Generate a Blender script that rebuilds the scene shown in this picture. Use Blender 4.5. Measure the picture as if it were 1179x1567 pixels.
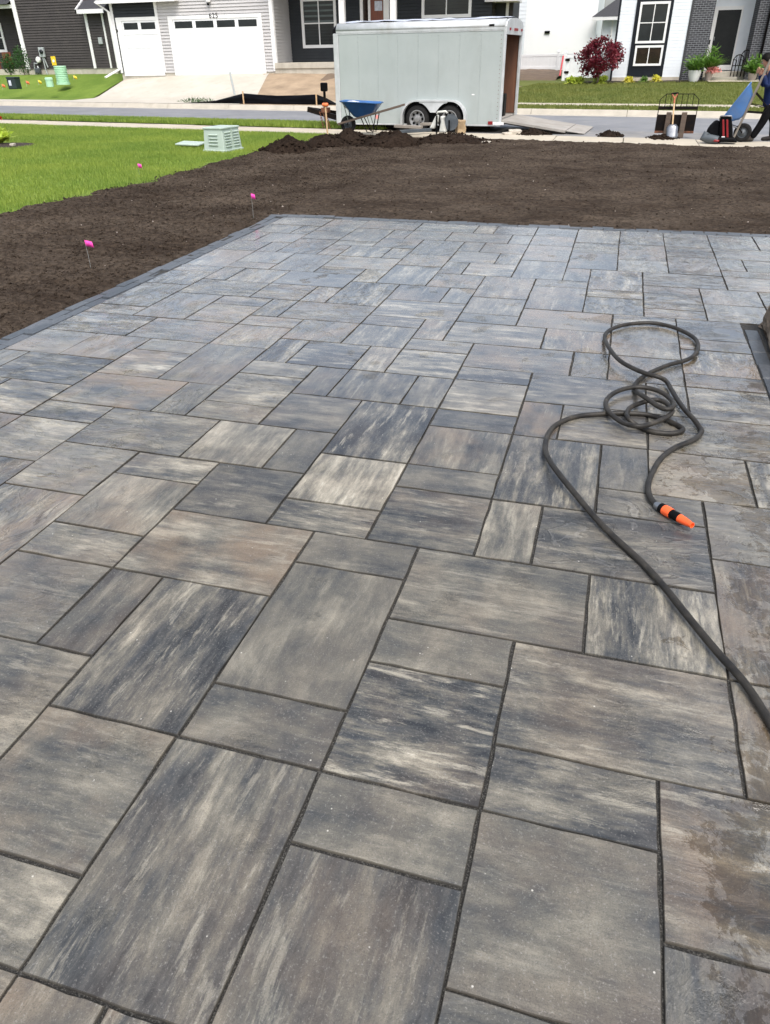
import bpy, bmesh, math, random
import numpy as np
from mathutils import Vector, Matrix, Euler

for o in list(bpy.data.objects):
    bpy.data.objects.remove(o, do_unlink=True)
SC = bpy.context.scene
COL = SC.collection
RND = random.Random(7)
NR = np.random.default_rng(11)

# ------------------------------------------------------------------ camera
FPX, PITCH, ROLL, YAW, EYE = 1105.88, 32.2637, -0.958, -16.8519, 1.4986
IW, IH = 1179.0, 1567.0
_p, _r, _y = map(math.radians, (PITCH, ROLL, YAW))
FW = Vector((math.sin(_y) * math.cos(_p), math.cos(_y) * math.cos(_p), -math.sin(_p)))
RT0 = Vector((math.cos(_y), -math.sin(_y), 0))
UP0 = RT0.cross(FW)
RT = math.cos(_r) * RT0 + math.sin(_r) * UP0
UP = -math.sin(_r) * RT0 + math.cos(_r) * UP0
cd = bpy.data.cameras.new('camera')
cd.sensor_fit = 'HORIZONTAL'; cd.sensor_width = 36.0
cd.lens = FPX / IW * 36.0
cd.clip_start = 0.05; cd.clip_end = 3000
cam = bpy.data.objects.new('camera', cd); COL.objects.link(cam)
cam.matrix_world = Matrix(((RT.x, UP.x, -FW.x, 0), (RT.y, UP.y, -FW.y, 0), (RT.z, UP.z, -FW.z, EYE), (0, 0, 0, 1)))
SC.camera = cam

# ------------------------------------------------------------------ sky, sun, exposure
SUN_EL, SUN_AZ = 58.0, 152.0          # azimuth measured clockwise from +Y
w = bpy.data.worlds.new('World'); SC.world = w; w.use_nodes = True
wn = w.node_tree.nodes; wl = w.node_tree.links
bg = wn['Background']
sky = wn.new('ShaderNodeTexSky'); sky.sky_type = 'NISHITA'; sky.sun_disc = False
sky.sun_elevation = math.radians(SUN_EL); sky.sun_rotation = math.radians(SUN_AZ)
sky.air_density = 1.0; sky.dust_density = 4.0; sky.ozone_density = 1.0
hsv = wn.new('ShaderNodeHueSaturation'); hsv.inputs['Saturation'].default_value = 0.57
wl.new(sky.outputs[0], hsv.inputs['Color']); wl.new(hsv.outputs[0], bg.inputs[0])
bg.inputs[1].default_value = 0.15
sl = bpy.data.lights.new('sun', 'SUN'); sl.energy = 1.0; sl.angle = math.radians(28); sl.color = (1.0, 0.965, 0.91)
sun = bpy.data.objects.new('sun', sl); COL.objects.link(sun)
_az, _el = math.radians(SUN_AZ), math.radians(SUN_EL)
sdir = Vector((math.sin(_az) * math.cos(_el), math.cos(_az) * math.cos(_el), math.sin(_el)))
sun.rotation_euler = sdir.to_track_quat('Z', 'Y').to_euler()
sun.location = sdir * 30
vs = SC.view_settings
vs.view_transform = 'Standard'; vs.look = 'None'; vs.gamma = 1.0; vs.use_curve_mapping = False
vs.exposure = 0.92
SC.render.engine = 'CYCLES'
SC.cycles.max_bounces = 5

# ------------------------------------------------------------------ helpers
def ray(px, py):
    return FW + (px - IW / 2) / FPX * RT - (py - IH / 2) / FPX * UP
def at(px, py, Y):
    d = ray(px, py); t = Y / d.y
    return Vector((d.x * t, Y, EYE + d.z * t))
def atz(px, py, z):
    d = ray(px, py); t = (z - EYE) / d.z
    return Vector((d.x * t, d.y * t, z))
def pix(X, Y, Z):
    qx, qy, qz = X, Y, Z - EYE
    zc = qx * FW.x + qy * FW.y + qz * FW.z
    return (IW / 2 + FPX * (qx * RT.x + qy * RT.y + qz * RT.z) / zc,
            IH / 2 - FPX * (qx * UP.x + qy * UP.y + qz * UP.z) / zc, zc)

class MB:
    """collects geometry in world or local coordinates, builds ONE mesh object"""
    def __init__(s, o=(0, 0, 0)):
        s.v = []; s.f = []; s.o = Vector(o)
    def add(s, vs, fs, M=None):
        b = len(s.v)
        for p in vs:
            p = Vector(p)
            s.v.append(M @ p if M else p)
        for f in fs: s.f.append([b + i for i in f])
        return s
    def box(s, x0, x1, y0, y1, z0, z1, M=None):
        return s.add([(x0, y0, z0), (x1, y0, z0), (x1, y1, z0), (x0, y1, z0), (x0, y0, z1), (x1, y0, z1), (x1, y1, z1), (x0, y1, z1)],
                     [(0, 3, 2, 1), (4, 5, 6, 7), (0, 1, 5, 4), (1, 2, 6, 5), (2, 3, 7, 6), (3, 0, 4, 7)], M)
    def obox(s, c, sz, rot=(0, 0, 0)):
        M = Matrix.Translation(c) @ Euler(rot).to_matrix().to_4x4()
        a, b, d = sz[0] / 2, sz[1] / 2, sz[2] / 2
        return s.box(-a, a, -b, b, -d, d, M)
    def bar(s, p, q, w, h=None):
        p = Vector(p); q = Vector(q); h = h or w
        d = q - p; L = d.length
        M = Matrix.Translation((p + q) / 2) @ d.to_track_quat('X', 'Z').to_matrix().to_4x4()
        return s.box(-L / 2, L / 2, -w / 2, w / 2, -h / 2, h / 2, M)
    def tube(s, path, r, n=8, cap=True):
        path = [Vector(p) for p in path]; m = len(path)
        rs = r if isinstance(r, (list, tuple)) else [r] * m
        t = (path[1] - path[0]).normalized()
        u = t.orthogonal().normalized()
        rings = []
        for i in range(m):
            t = (path[min(i + 1, m - 1)] - path[max(i - 1, 0)])
            t = t.normalized() if t.length > 1e-9 else Vector((0, 0, 1))
            u = (u - t * u.dot(t)); u = u.normalized() if u.length > 1e-6 else t.orthogonal().normalized()
            b = t.cross(u)
            rings.append([path[i] + (u * math.cos(k * 2 * math.pi / n) + b * math.sin(k * 2 * math.pi / n)) * rs[i] for k in range(n)])
        vs = [p for g in rings for p in g]
        fs = [(i * n + k, i * n + (k + 1) % n, (i + 1) * n + (k + 1) % n, (i + 1) * n + k) for i in range(m - 1) for k in range(n)]
        if cap: fs += [tuple(range(n - 1, -1, -1)), tuple((m - 1) * n + k for k in range(n))]
        return s.add(vs, fs)
    def lathe(s, prof, n=24, M=None, caps=True):
        vs = []; fs = []
        m = len(prof)
        for r, z in prof:
            for k in range(n):
                a = 2 * math.pi * k / n
                vs.append((r * math.cos(a), r * math.sin(a), z))
        for i in range(m - 1):
            for k in range(n):
                fs.append((i * n + k, i * n + (k + 1) % n, (i + 1) * n + (k + 1) % n, (i + 1) * n + k))
        if caps and prof[0][0] > 1e-4: fs.append(tuple(range(n - 1, -1, -1)))
        if caps and prof[-1][0] > 1e-4: fs.append(tuple((m - 1) * n + k for k in range(n)))
        return s.add(vs, fs, M)
    def prism(s, poly, y0, y1, M=None):
        n = len(poly)
        vs = [(x, y0, z) for x, z in poly] + [(x, y1, z) for x, z in poly]
        fs = [tuple(range(n)), tuple(range(2 * n - 1, n - 1, -1))] + [(i, n + i, n + (i + 1) % n, (i + 1) % n) for i in range(n)]
        return s.add(vs, fs, M)
    def build(s, name, mat, parent=None, smooth=False, bevel=0, world=False):
        me = bpy.data.meshes.new(name)
        off = Vector((0, 0, 0))
        if parent is not None and world:
            off = parent.location
        me.from_pydata([tuple(p - off) for p in s.v], [], s.f)
        bm = bmesh.new(); bm.from_mesh(me)
        bmesh.ops.recalc_face_normals(bm, faces=bm.faces)
        bm.to_mesh(me); bm.free()
        me.materials.append(mat)
        if smooth:
            me.polygons.foreach_set('use_smooth', [True] * len(me.polygons))
            if smooth == 'auto':
                me.set_sharp_from_angle(angle=math.radians(35))
        o = bpy.data.objects.new(name, me); COL.objects.link(o)
        if parent is not None: o.parent = parent
        if bevel:
            b = o.modifiers.new('edge', 'BEVEL'); b.width = bevel; b.segments = 2; b.limit_method = 'ANGLE'
        return o

def tag(o, label=None, cat=None, group=None, kind=None):
    if label: o['label'] = label
    if cat: o['category'] = cat
    if group: o['group'] = group
    if kind: o['kind'] = kind
    return o
def thing(name, label, cat, loc=(0, 0, 0), rz=0, group=None):
    o = bpy.data.objects.new(name, None); COL.objects.link(o)
    o.empty_display_size = 0.2
    o.location = loc; o.rotation_euler = (0, 0, rz)
    return tag(o, label, cat, group)
def copy_tree(o, parent=None):
    c = o.copy(); COL.objects.link(c); c.parent = parent
    for ch in o.children: copy_tree(ch, c)
    return c
def np_mesh(name, V, F, mat, parent=None, smooth=False, kind=None):
    V = np.asarray(V, np.float32); F = np.asarray(F, np.int32)
    me = bpy.data.meshes.new(name)
    k = F.shape[1]
    me.vertices.add(len(V)); me.vertices.foreach_set('co', V.ravel())
    me.loops.add(F.size); me.loops.foreach_set('vertex_index', F.ravel())
    me.polygons.add(len(F)); me.polygons.foreach_set('loop_start', np.arange(0, F.size, k, dtype=np.int32))
    me.polygons.foreach_set('loop_total', np.full(len(F), k, np.int32))
    if smooth: me.polygons.foreach_set('use_smooth', np.ones(len(F), bool))
    me.update(calc_edges=True); me.validate()
    me.materials.append(mat)
    o = bpy.data.objects.new(name, me); COL.objects.link(o)
    if parent is not None: o.parent = parent
    if kind: o['kind'] = kind
    return o

# ------------------------------------------------------------------ materials
class NT:
    def __init__(s, name):
        s.m = bpy.data.materials.new(name); s.m.use_nodes = True
        s.t = s.m.node_tree; s.n = s.t.nodes; s.l = s.t.links
        s.b = s.n['Principled BSDF']
    def node(s, typ, **kw):
        n = s.n.new(typ)
        for k, v in kw.items(): setattr(n, k, v)
        return n
    def link(s, a, b): s.l.new(a, b)
    def set(s, sock, v):
        if hasattr(v, 'is_output') or isinstance(v, bpy.types.NodeSocket): s.link(v, sock)
        else: sock.default_value = v
    def math(s, op, a, b=0.0, c=None, clamp=False):
        n = s.node('ShaderNodeMath', operation=op); n.use_clamp = clamp
        s.set(n.inputs[0], a); s.set(n.inputs[1], b)
        if c is not None: s.set(n.inputs[2], c)
        return n.outputs[0]
    def mix(s, f, a, b, typ='MIX'):
        n = s.node('ShaderNodeMix', data_type='RGBA', blend_type=typ)
        s.set(n.inputs[0], f)
        for sock, v in ((n.inputs[6], a), (n.inputs[7], b)):
            s.set(sock, (*v, 1) if isinstance(v, tuple) and len(v) == 3 else v)
        return n.outputs[2]
    def noise(s, vec=None, scale=5, detail=3, rough=0.55, dist=0.0):
        n = s.node('ShaderNodeTexNoise')
        n.inputs['Scale'].default_value = scale; n.inputs['Detail'].default_value = detail
        n.inputs['Roughness'].default_value = rough; n.inputs['Distortion'].default_value = dist
        if vec is not None: s.link(vec, n.inputs['Vector'])
        return n.outputs['Fac']
    def ramp(s, f, stops, interp='LINEAR'):
        n = s.node('ShaderNodeValToRGB'); n.color_ramp.interpolation = interp
        e = n.color_ramp.elements
        while len(e) < len(stops): e.new(0.5)
        for i, (p, c) in enumerate(stops):
            e[i].position = p
            e[i].color = (*c, 1) if isinstance(c, tuple) else (c, c, c, 1)
        s.link(f, n.inputs[0]); return n.outputs[0]
    def mapping(s, vec, scale=(1, 1, 1), loc=(0, 0, 0)):
        n = s.node('ShaderNodeMapping')
        n.inputs['Scale'].default_value = scale; n.inputs['Location'].default_value = loc
        s.link(vec, n.inputs['Vector']); return n.outputs[0]
    def bump(s, h, strength=0.3, dist=0.01, prev=None):
        n = s.node('ShaderNodeBump')
        s.set(n.inputs['Strength'], strength); n.inputs['Distance'].default_value = dist
        s.link(h, n.inputs['Height'])
        if prev is not None: s.link(prev, n.inputs['Normal'])
        return n.outputs[0]
    def out(s, color, rough=0.6, normal=None, metal=0.0, spec=0.5):
        s.set(s.b.inputs['Base Color'], (*color, 1) if isinstance(color, tuple) and len(color) == 3 else color)
        s.set(s.b.inputs['Roughness'], rough); s.set(s.b.inputs['Metallic'], metal)
        s.set(s.b.inputs['Specular IOR Level'], spec)
        if normal is not None: s.link(normal, s.b.inputs['Normal'])
        return s.m

def surf(name, c1, c2=None, scale=6, rough=0.6, bump=0.0, bscale=60, bdist=0.01, metal=0.0, detail=4, spec=0.5, stretch=(1, 1, 1), grime=None):
    t = NT(name)
    pos = t.node('ShaderNodeTexCoord').outputs['Object']
    vec = t.mapping(pos, stretch)
    c2 = c2 or tuple(x * 0.82 for x in c1)
    n = t.noise(vec, scale, detail, 0.6)
    col = t.ramp(n, [(0.32, c2), (0.68, c1)])
    if grime:
        g = t.noise(t.mapping(pos, (1, 1, 0.35)), 2.3, 6, 0.65)
        col = t.mix(t.ramp(g, [(0.52, 0.0), (0.75, 0.55)]), col, grime)
    nr = None
    if bump:
        nr = t.bump(t.noise(pos, bscale, 4, 0.65), bump, bdist)
    rr = t.math('MULTIPLY_ADD', n, 0.16, rough - 0.08)
    return t.out(col, rr, nr, metal, spec)

M = {}
M['white_paint'] = surf('white_paint', (.80, .80, .79), (.74, .74, .735), 3, .45, .05, 80)
M['garage_white'] = surf('garage_white', (.80, .815, .82), (.76, .775, .78), 1.5, .42)
M['blown_white'] = surf('blown_white', (.88, .89, .90), (.86, .87, .88), 2, .5)
M['white_vinyl'] = surf('white_vinyl', (.82, .835, .85), (.78, .80, .82), 2, .42)
M['siding_light'] = surf('siding_light', (.50, .49, .485), (.44, .43, .425), 1.5, .55, .1, 40)
M['siding_white'] = surf('siding_white', (.74, .775, .81), (.68, .72, .76), 1.5, .5, .06, 40)
M['siding_dark'] = surf('siding_dark', (.036, .040, .044), (.029, .032, .036), 2, .55, .1, 40, spec=.22)
M['siding_brown'] = surf('siding_brown', (.068, .061, .057), (.052, .047, .045), 2, .55, .1, 40, spec=.22)
M['panel_navy'] = surf('panel_navy', (.010, .0125, .018), (.007, .009, .013), 2, .45, spec=.22)
M['shingle'] = surf('shingle', (.055, .056, .062), (.028, .029, .033), 18, .85, .4, 30)
M['concrete'] = surf('concrete', (.50, .47, .40), (.40, .37, .31), 2.2, .85, .25, 90, grime=(.28, .25, .20))
M['walk'] = surf('walk', (.50, .445, .35), (.41, .365, .285), 1.6, .85, .25, 70, grime=(.40, .34, .25))
M['drive'] = surf('drive', (.50, .465, .40), (.43, .395, .33), .8, .85, .15, 60, grime=(.36, .31, .24))
M['kerb'] = surf('kerb', (.47, .43, .36), (.38, .35, .29), 2, .85, .2, 60, grime=(.35, .31, .25))
M['asphalt'] = surf('asphalt', (.215, .22, .23), (.16, .165, .175), .9, .8, .3, 120, grime=(.29, .28, .26))
M['apron'] = surf('apron', (.245, .24, .235), (.17, .168, .165), .8, .8, .3, 90, grime=(.36, .32, .26))
M['bare_dirt'] = surf('bare_dirt', (.40, .30, .20), (.24, .175, .115), 1.2, .95, .6, 25, .03)
M['dirt_bank'] = surf('dirt_bank', (.20, .145, .10), (.12, .085, .06), 1.3, .95, .6, 22, .03)
M['mulch'] = surf('mulch', (.055, .035, .026), (.022, .014, .011), 30, .95, .9, 45, .03)
M['black_plastic'] = surf('black_plastic', (.0055, .0055, .006), (.0035, .0035, .004), 6, .45, spec=.07)
M['black_metal'] = surf('black_metal', (.007, .007, .008), (.016, .011, .008), 9, .5, .15, 40, spec=.07)
M['rust'] = surf('rust', (.20, .075, .035), (.07, .03, .018), 12, .85, .4, 50)
M['steel'] = surf('steel', (.34, .35, .37), (.22, .23, .245), 10, .38, .05, 60, metal=.85)
M['rim_grey'] = surf('rim_grey', (.26, .265, .27), (.17, .17, .17), 8, .5, grime=(.2, .18, .16))
M['alu'] = surf('alu', (.58, .60, .61), (.44, .46, .46), 3, .45, metal=.2, grime=(.36, .34, .29))
M['rubber'] = surf('rubber', (.011, .011, .0115), (.020, .019, .018), 10, .8, .2, 60, spec=.22)
M['trailer_side'] = surf('trailer_side', (.385, .425, .415), (.345, .385, .375), 1.1, .36, .10, 3.5, .05, grime=(.30, .33, .315))
M['roof_sheet'] = surf('roof_sheet', (.62, .66, .74), (.45, .48, .55), 1.7, .35, .25, 3, .05)
M['plywood'] = surf('plywood', (.20, .085, .045), (.09, .04, .024), 4, .7, .1, 30, stretch=(1, 1, .2))
M['ramp_wood'] = surf('ramp_wood', (.37, .345, .31), (.27, .25, .22), 3, .85, .3, 40)
M['grey_wood'] = surf('grey_wood', (.30, .27, .23), (.18, .155, .13), 6, .85, .3, 50, stretch=(.3, 3, 3))
M['brown_wood'] = surf('brown_wood', (.14, .10, .075), (.08, .06, .045), 6, .8, .3, 50, stretch=(.3, 3, 3))
M['pale_wood'] = surf('pale_wood', (.60, .42, .24), (.48, .32, .17), 8, .7, .1, 50)
M['barrow_blue'] = surf('barrow_blue', (.030, .125, .34), (.024, .095, .26), 4, .32, .03, 30, grime=(.06, .13, .24))
M['barrow_blue_light'] = surf('barrow_blue_light', (.06, .19, .48), (.045, .15, .39), 4, .4, .05, 30, grime=(.16, .22, .32))
M['silt_black'] = surf('silt_black', (.006, .0065, .009), (.004, .004, .0055), 2, .6, .5, 6, .05, spec=.07)
M['util_green'] = surf('util_green', (.44, .52, .46), (.38, .455, .40), 3, .5, grime=(.34, .43, .34))
M['mint'] = surf('mint', (.40, .66, .45), (.34, .57, .39), 3, .5)
M['dark_box'] = surf('dark_box', (.014, .03, .028), (.01, .02, .02), 3, .5)
M['pink'] = surf('pink', (.90, .07, .42), (.82, .05, .36), 5, .6)
M['orange'] = surf('orange', (.95, .13, .03), (.85, .10, .022), 8, .38)
M['orange_worn'] = surf('orange_worn', (.42, .13, .06), (.26, .09, .05), 9, .7)
M['orange_matte'] = surf('orange_matte', (.80, .20, .06), (.65, .13, .04), 8, .6)
M['red'] = surf('red', (.26, .010, .014), (.18, .006, .008), 8, .4)
M['red_soft'] = surf('red_soft', (.75, .12, .14), (.6, .08, .1), 8, .6)
M['yellow'] = surf('yellow', (.85, .60, .03), (.75, .50, .02), 8, .5)
M['glass'] = surf('glass', (.012, .016, .018), (.022, .028, .030), 1.5, .06)
M['glass_brown'] = surf('glass_brown', (.030, .018, .012), (.014, .010, .008), 1.5, .08)
M['blind'] = surf('blind', (.10, .13, .125), (.07, .09, .09), 3, .5)
M['door_brown'] = surf('door_brown', (.20, .055, .025), (.12, .03, .016), 4, .4, stretch=(4, 4, .4))
M['screen_dark'] = surf('screen_dark', (.012, .013, .0145), (.017, .019, .020), 3, .35, spec=.22)
M['grey_meter'] = surf('grey_meter', (.42, .46, .46), (.34, .37, .37), 6, .5)
M['tan_pot'] = surf('tan_pot', (.42, .36, .31), (.32, .27, .23), 6, .8)
M['paper'] = surf('paper', (.62, .66, .74), (.42, .44, .50), 12, .7)
M['text_black'] = surf('text_black', (.012, .012, .012), None, 8, .5)
M['skin'] = surf('skin', (.46, .25, .17), (.40, .20, .13), 20, .5)
M['hair'] = surf('hair', (.004, .0032, .003), (.007, .006, .005), 60, .5, spec=.07)
M['jacket'] = surf('jacket', (.009, .022, .085), (.006, .014, .055), 9, .75, .4, 18, .03, spec=.22)
M['teal'] = surf('teal', (.03, .30, .30), None, 9, .7)
M['trousers'] = surf('trousers', (.0045, .0045, .0055), (.008, .008, .009), 9, .85, .4, 18, .03, spec=.07)
M['shoe'] = surf('shoe', (.016, .014, .014), (.04, .035, .03), 9, .7, spec=.22)
M['stone_tan'] = surf('stone_tan', (.44, .32, .18), (.30, .21, .12), 5, .9, .4, 30)
M['stone_grey'] = surf('stone_grey', (.52, .47, .39), (.38, .34, .28), 5, .9, .4, 30)
M['bark'] = surf('bark', (.22, .17, .13), (.12, .09, .07), 20, .9, .4, 60)
M['flower_pink'] = surf('flower_pink', (.80, .34, .30), (.65, .22, .20), 20, .7)
M['flower_red'] = surf('flower_red', (.75, .04, .03), (.55, .02, .02), 20, .7)
M['machine_grey'] = surf('machine_grey', (.10, .115, .125), (.06, .07, .08), 8, .4, .1, 30)
M['machine_white'] = surf('machine_white', (.68, .68, .62), (.52, .52, .47), 6, .5, grime=(.36, .33, .27))

def leafmat(name, cols, rough=.55, trans=0.25):
    t = NT(name)
    g = t.node('ShaderNodeNewGeometry')
    col = t.ramp(g.outputs['Random Per Island'], [(i / max(1, len(cols) - 1), c) for i, c in enumerate(cols)])
    pos = t.node('ShaderNodeTexCoord').outputs['Object']
    n = t.noise(pos, .55, 4, .6)
    col = t.mix(t.ramp(n, [(.36, 0.0), (.66, .5)]), col, tuple(min(1, c * f) for c, f in zip(cols[-1], (1.25, 1.12, .95))))
    t.out(col, rough, None, 0, .3)
    tr = t.node('ShaderNodeBsdfTranslucent'); t.link(col, tr.inputs[0])
    mx = t.node('ShaderNodeMixShader'); mx.inputs[0].default_value = trans
    t.link(t.b.outputs[0], mx.inputs[1]); t.link(tr.outputs[0], mx.inputs[2])
    t.link(mx.outputs[0], t.n['Material Output'].inputs[0])
    return t.m
M['grass'] = leafmat('grass', [(.100, .185, .026), (.180, .275, .042), (.285, .370, .074)])
M['grass_far'] = leafmat('grass_far', [(.110, .150, .030), (.150, .185, .042), (.200, .220, .066)])
M['maple'] = leafmat('maple', [(.050, .005, .012), (.105, .010, .022), (.19, .02, .035)], .5, .2)
M['hosta'] = leafmat('hosta', [(.28, .42, .04), (.42, .55, .06), (.52, .62, .10)])
M['hosta_yellow'] = leafmat('hosta_yellow', [(.45, .46, .05), (.62, .60, .07), (.7, .66, .12)])
M['leaf_green'] = leafmat('leaf_green', [(.05, .13, .02), (.09, .20, .03), (.15, .28, .05)])
M['leaf_dark'] = leafmat('leaf_dark', [(.02, .06, .015), (.03, .09, .02), (.05, .13, .03)])

def lawn_mat(name, a, b, c):
    t = NT(name); pos = t.node('ShaderNodeTexCoord').outputs['Object']
    n1 = t.noise(pos, .7, 5, .6); n2 = t.noise(pos, 28, 3, .7)
    col = t.mix(t.ramp(n1, [(.35, 0.0), (.65, 1.0)]), a, b)
    col = t.mix(t.ramp(n2, [(.45, 0.0), (.75, .6)]), col, c)
    return t.out(col, .9, t.bump(n2, .8, .03), 0, .2)
M['lawn'] = lawn_mat('lawn', (.110, .180, .024), (.170, .245, .040), (.060, .095, .016))
M['lawn_far'] = lawn_mat('lawn_far', (.115, .145, .034), (.16, .18, .052), (.07, .09, .024))

def soil_mat(name, dark, light):
    t = NT(name); pos = t.node('ShaderNodeTexCoord').outputs['Object']
    n1 = t.noise(pos, .9, 5, .6); n2 = t.noise(pos, 22, 6, .7); n3 = t.noise(pos, 90, 3, .7)
    n4 = t.noise(t.mapping(pos, (1, 3.2, 1)), 3.0, 7, .7)
    col = t.mix(t.ramp(n1, [(.38, 0.0), (.64, 1.0)]), dark, light)
    col = t.mix(t.ramp(n4, [(.45, 0.0), (.8, .7)]), col, tuple(c * 1.5 for c in light))
    col = t.mix(t.ramp(n2, [(.40, .7), (.58, 0.0)]), col, tuple(c * .45 for c in dark))
    col = t.mix(t.ramp(n3, [(.62, 0.0), (.75, .5)]), col, tuple(c * 2.2 for c in light))
    h = t.math('MULTIPLY_ADD', n2, 1.0, t.math('MULTIPLY', n3, .35))
    return t.out(col, .95, t.bump(h, .9, .03), 0, .06)
M['soil'] = soil_mat('soil', (.043, .031, .0225), (.098, .076, .057))
M['pile_soil'] = soil_mat('pile_soil', (.020, .0135, .0095), (.032, .022, .016))

def brick_mat():
    t = NT('dark_brick'); pos = t.node('ShaderNodeTexCoord').outputs['Object']
    sep = t.node('ShaderNodeSeparateXYZ'); t.link(pos, sep.inputs[0])
    cmb = t.node('ShaderNodeCombineXYZ')
    t.link(t.math('ADD', sep.outputs[0], sep.outputs[1]), cmb.inputs[0]); t.link(sep.outputs[2], cmb.inputs[1])
    b = t.node('ShaderNodeTexBrick'); t.link(cmb.outputs[0], b.inputs['Vector'])
    b.inputs['Scale'].default_value = 1.0; b.inputs['Brick Width'].default_value = .21; b.inputs['Row Height'].default_value = .078
    b.inputs['Mortar Size'].default_value = .009; b.inputs['Mortar Smooth'].default_value = .2
    b.inputs['Color1'].default_value = (.022, .023, .028, 1); b.inputs['Color2'].default_value = (.045, .045, .052, 1)
    b.inputs['Mortar'].default_value = (.20, .205, .22, 1)
    return t.out(b.outputs['Color'], .8, t.bump(b.outputs['Fac'], -.6, .01))
M['dark_brick'] = brick_mat()

# --- paver material: obj.color = (tone, streak, warmth, wetness bias)
U = 0.2; GX0, GY0 = -0.10435, 1.07545
def paver_mat():
    t = NT('paver'); tc = t.node('ShaderNodeTexCoord').outputs['Object']
    oi = t.node('ShaderNodeObjectInfo')
    off = t.math('MULTIPLY', oi.outputs['Random'], 137.0)
    add = t.node('ShaderNodeVectorMath', operation='ADD')
    cmb = t.node('ShaderNodeCombineXYZ')
    for i in range(3): t.link(off, cmb.inputs[i])
    t.link(tc, add.inputs[0]); t.link(cmb.outputs[0], add.inputs[1]); v = add.outputs[0]
    sc = t.node('ShaderNodeSeparateColor'); t.link(oi.outputs['Color'], sc.inputs[0])
    tone, streak, warm = sc.outputs[0], sc.outputs[1], sc.outputs[2]
    wetb = oi.outputs['Alpha']
    # long streaks + clouds
    s1 = t.noise(t.mapping(v, (1.9, 10.5, 1)), 1.0, 6, .68, .25)
    s2 = t.noise(t.mapping(v, (10, 44, 1)), 1.0, 5, .74, .3)
    cl = t.noise(v, 4.5, 6, .66, .3)
    st = t.math('ADD', t.math('MULTIPLY', t.math('SUBTRACT', s1, .5), 2.5), t.math('MULTIPLY', t.math('SUBTRACT', s2, .5), 1.15))
    k = t.math('MULTIPLY', st, streak)
    k = t.math('ADD', k, t.math('MULTIPLY', t.math('SUBTRACT', cl, .5), .95))
    k = t.math('ADD', k, t.math('SUBTRACT', tone, .085))
    col = t.ramp(k, [(.04, (.022, .026, .031)), (.24, (.058, .061, .062)), (.42, (.118, .113, .097)), (.57, (.190, .177, .144)), (.75, (.33, .302, .240)), (.93, (.49, .455, .37))])
    w1 = t.noise(v, 3.2, 4, .6)
    col = t.mix(t.math('MULTIPLY', t.ramp(w1, [(.42, 0.0), (.66, .9)]), warm), col, (.225, .165, .112))
    # crisp-edged flakes of pale and dark pigment, drawn out along the slab
    f1 = t.noise(t.mapping(v, (4, 24, 1)), 1.0, 6, .72, .2)
    f2 = t.noise(t.mapping(v, (3.4, 21, 1), (3.1, 7.7, 0)), 1.0, 6, .70, .2)
    col = t.mix(t.math('MULTIPLY', t.ramp(f1, [(.555, 0.0), (.64, .7)]), streak), col, (.40, .37, .295))
    col = t.mix(t.math('MULTIPLY', t.ramp(f2, [(.57, 0.0), (.66, .7)]), streak), col, (.050, .056, .064))
    # grain, pits and pale specks
    g1 = t.noise(v, 300, 3, .85)
    col = t.mix(t.ramp(g1, [(.32, .8), (.52, 0.0)]), col, t.mix(.6, col, (.025, .025, .025)))
    g2 = t.noise(v, 170, 2, .7)
    col = t.mix(t.ramp(g2, [(.58, 0.0), (.82, .5)]), col, (.36, .35, .32))
    vo = t.node('ShaderNodeTexVoronoi'); t.link(v, vo.inputs['Vector']); vo.inputs['Scale'].default_value = 34
    sp = t.math('MULTIPLY', t.ramp(vo.outputs['Distance'], [(.05, 1.0), (.10, 0.0)]), t.math('GREATER_THAN', t.noise(v, 11, 2, .5), .63))
    col = t.mix(t.math('MULTIPLY', sp, .75), col, (.58, .56, .50))
    # ---- water: where the slab still lies wet (world position, so films run across neighbours)
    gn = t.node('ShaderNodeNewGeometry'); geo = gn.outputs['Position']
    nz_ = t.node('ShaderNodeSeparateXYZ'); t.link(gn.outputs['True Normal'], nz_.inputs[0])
    flat = t.ramp(nz_.outputs[2], [(.93, 0.0), (.99, 1.0)])          # 1 on the face, 0 on the arris and sides
    sp3 = t.node('ShaderNodeSeparateXYZ'); t.link(geo, sp3.inputs[0])
    X, Y = sp3.outputs[0], sp3.outputs[1]
    right = t.node('ShaderNodeMapRange'); right.interpolation_type = 'SMOOTHSTEP'
    t.link(X, right.inputs[0]); right.inputs[1].default_value = .10; right.inputs[2].default_value = .62
    far = t.node('ShaderNodeMapRange'); far.interpolation_type = 'SMOOTHSTEP'
    t.link(Y, far.inputs[0]); far.inputs[1].default_value = 1.7; far.inputs[2].default_value = 4.2
    left = t.node('ShaderNodeMapRange'); left.interpolation_type = 'SMOOTHSTEP'
    t.link(X, left.inputs[0]); left.inputs[1].default_value = -1.3; left.inputs[2].default_value = -2.1
    wn1 = t.noise(geo, 3.1, 3, .5); wn2 = t.noise(geo, 13, 6, .74, .5)
    wv = t.math('ADD', t.math('MULTIPLY', t.math('SUBTRACT', wn1, .5), 1.3), t.math('MULTIPLY', t.math('SUBTRACT', wn2, .5), 1.35))
    base = t.math('MAXIMUM', t.math('MULTIPLY', right.outputs[0], .44), t.math('MULTIPLY', left.outputs[0], .22))
    base = t.math('ADD', base, t.math('MULTIPLY', t.math('SUBTRACT', wetb, .5), .8))
    wet = t.node('ShaderNodeMapRange'); wet.interpolation_type = 'SMOOTHSTEP'
    t.link(t.math('ADD', wv, base), wet.inputs[0]); wet.inputs[1].default_value = .44; wet.inputs[2].default_value = .54
    wet = wet.outputs[0]
    damp = t.math('MAXIMUM', far.outputs[0], t.math('MULTIPLY', left.outputs[0], .7))
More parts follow.
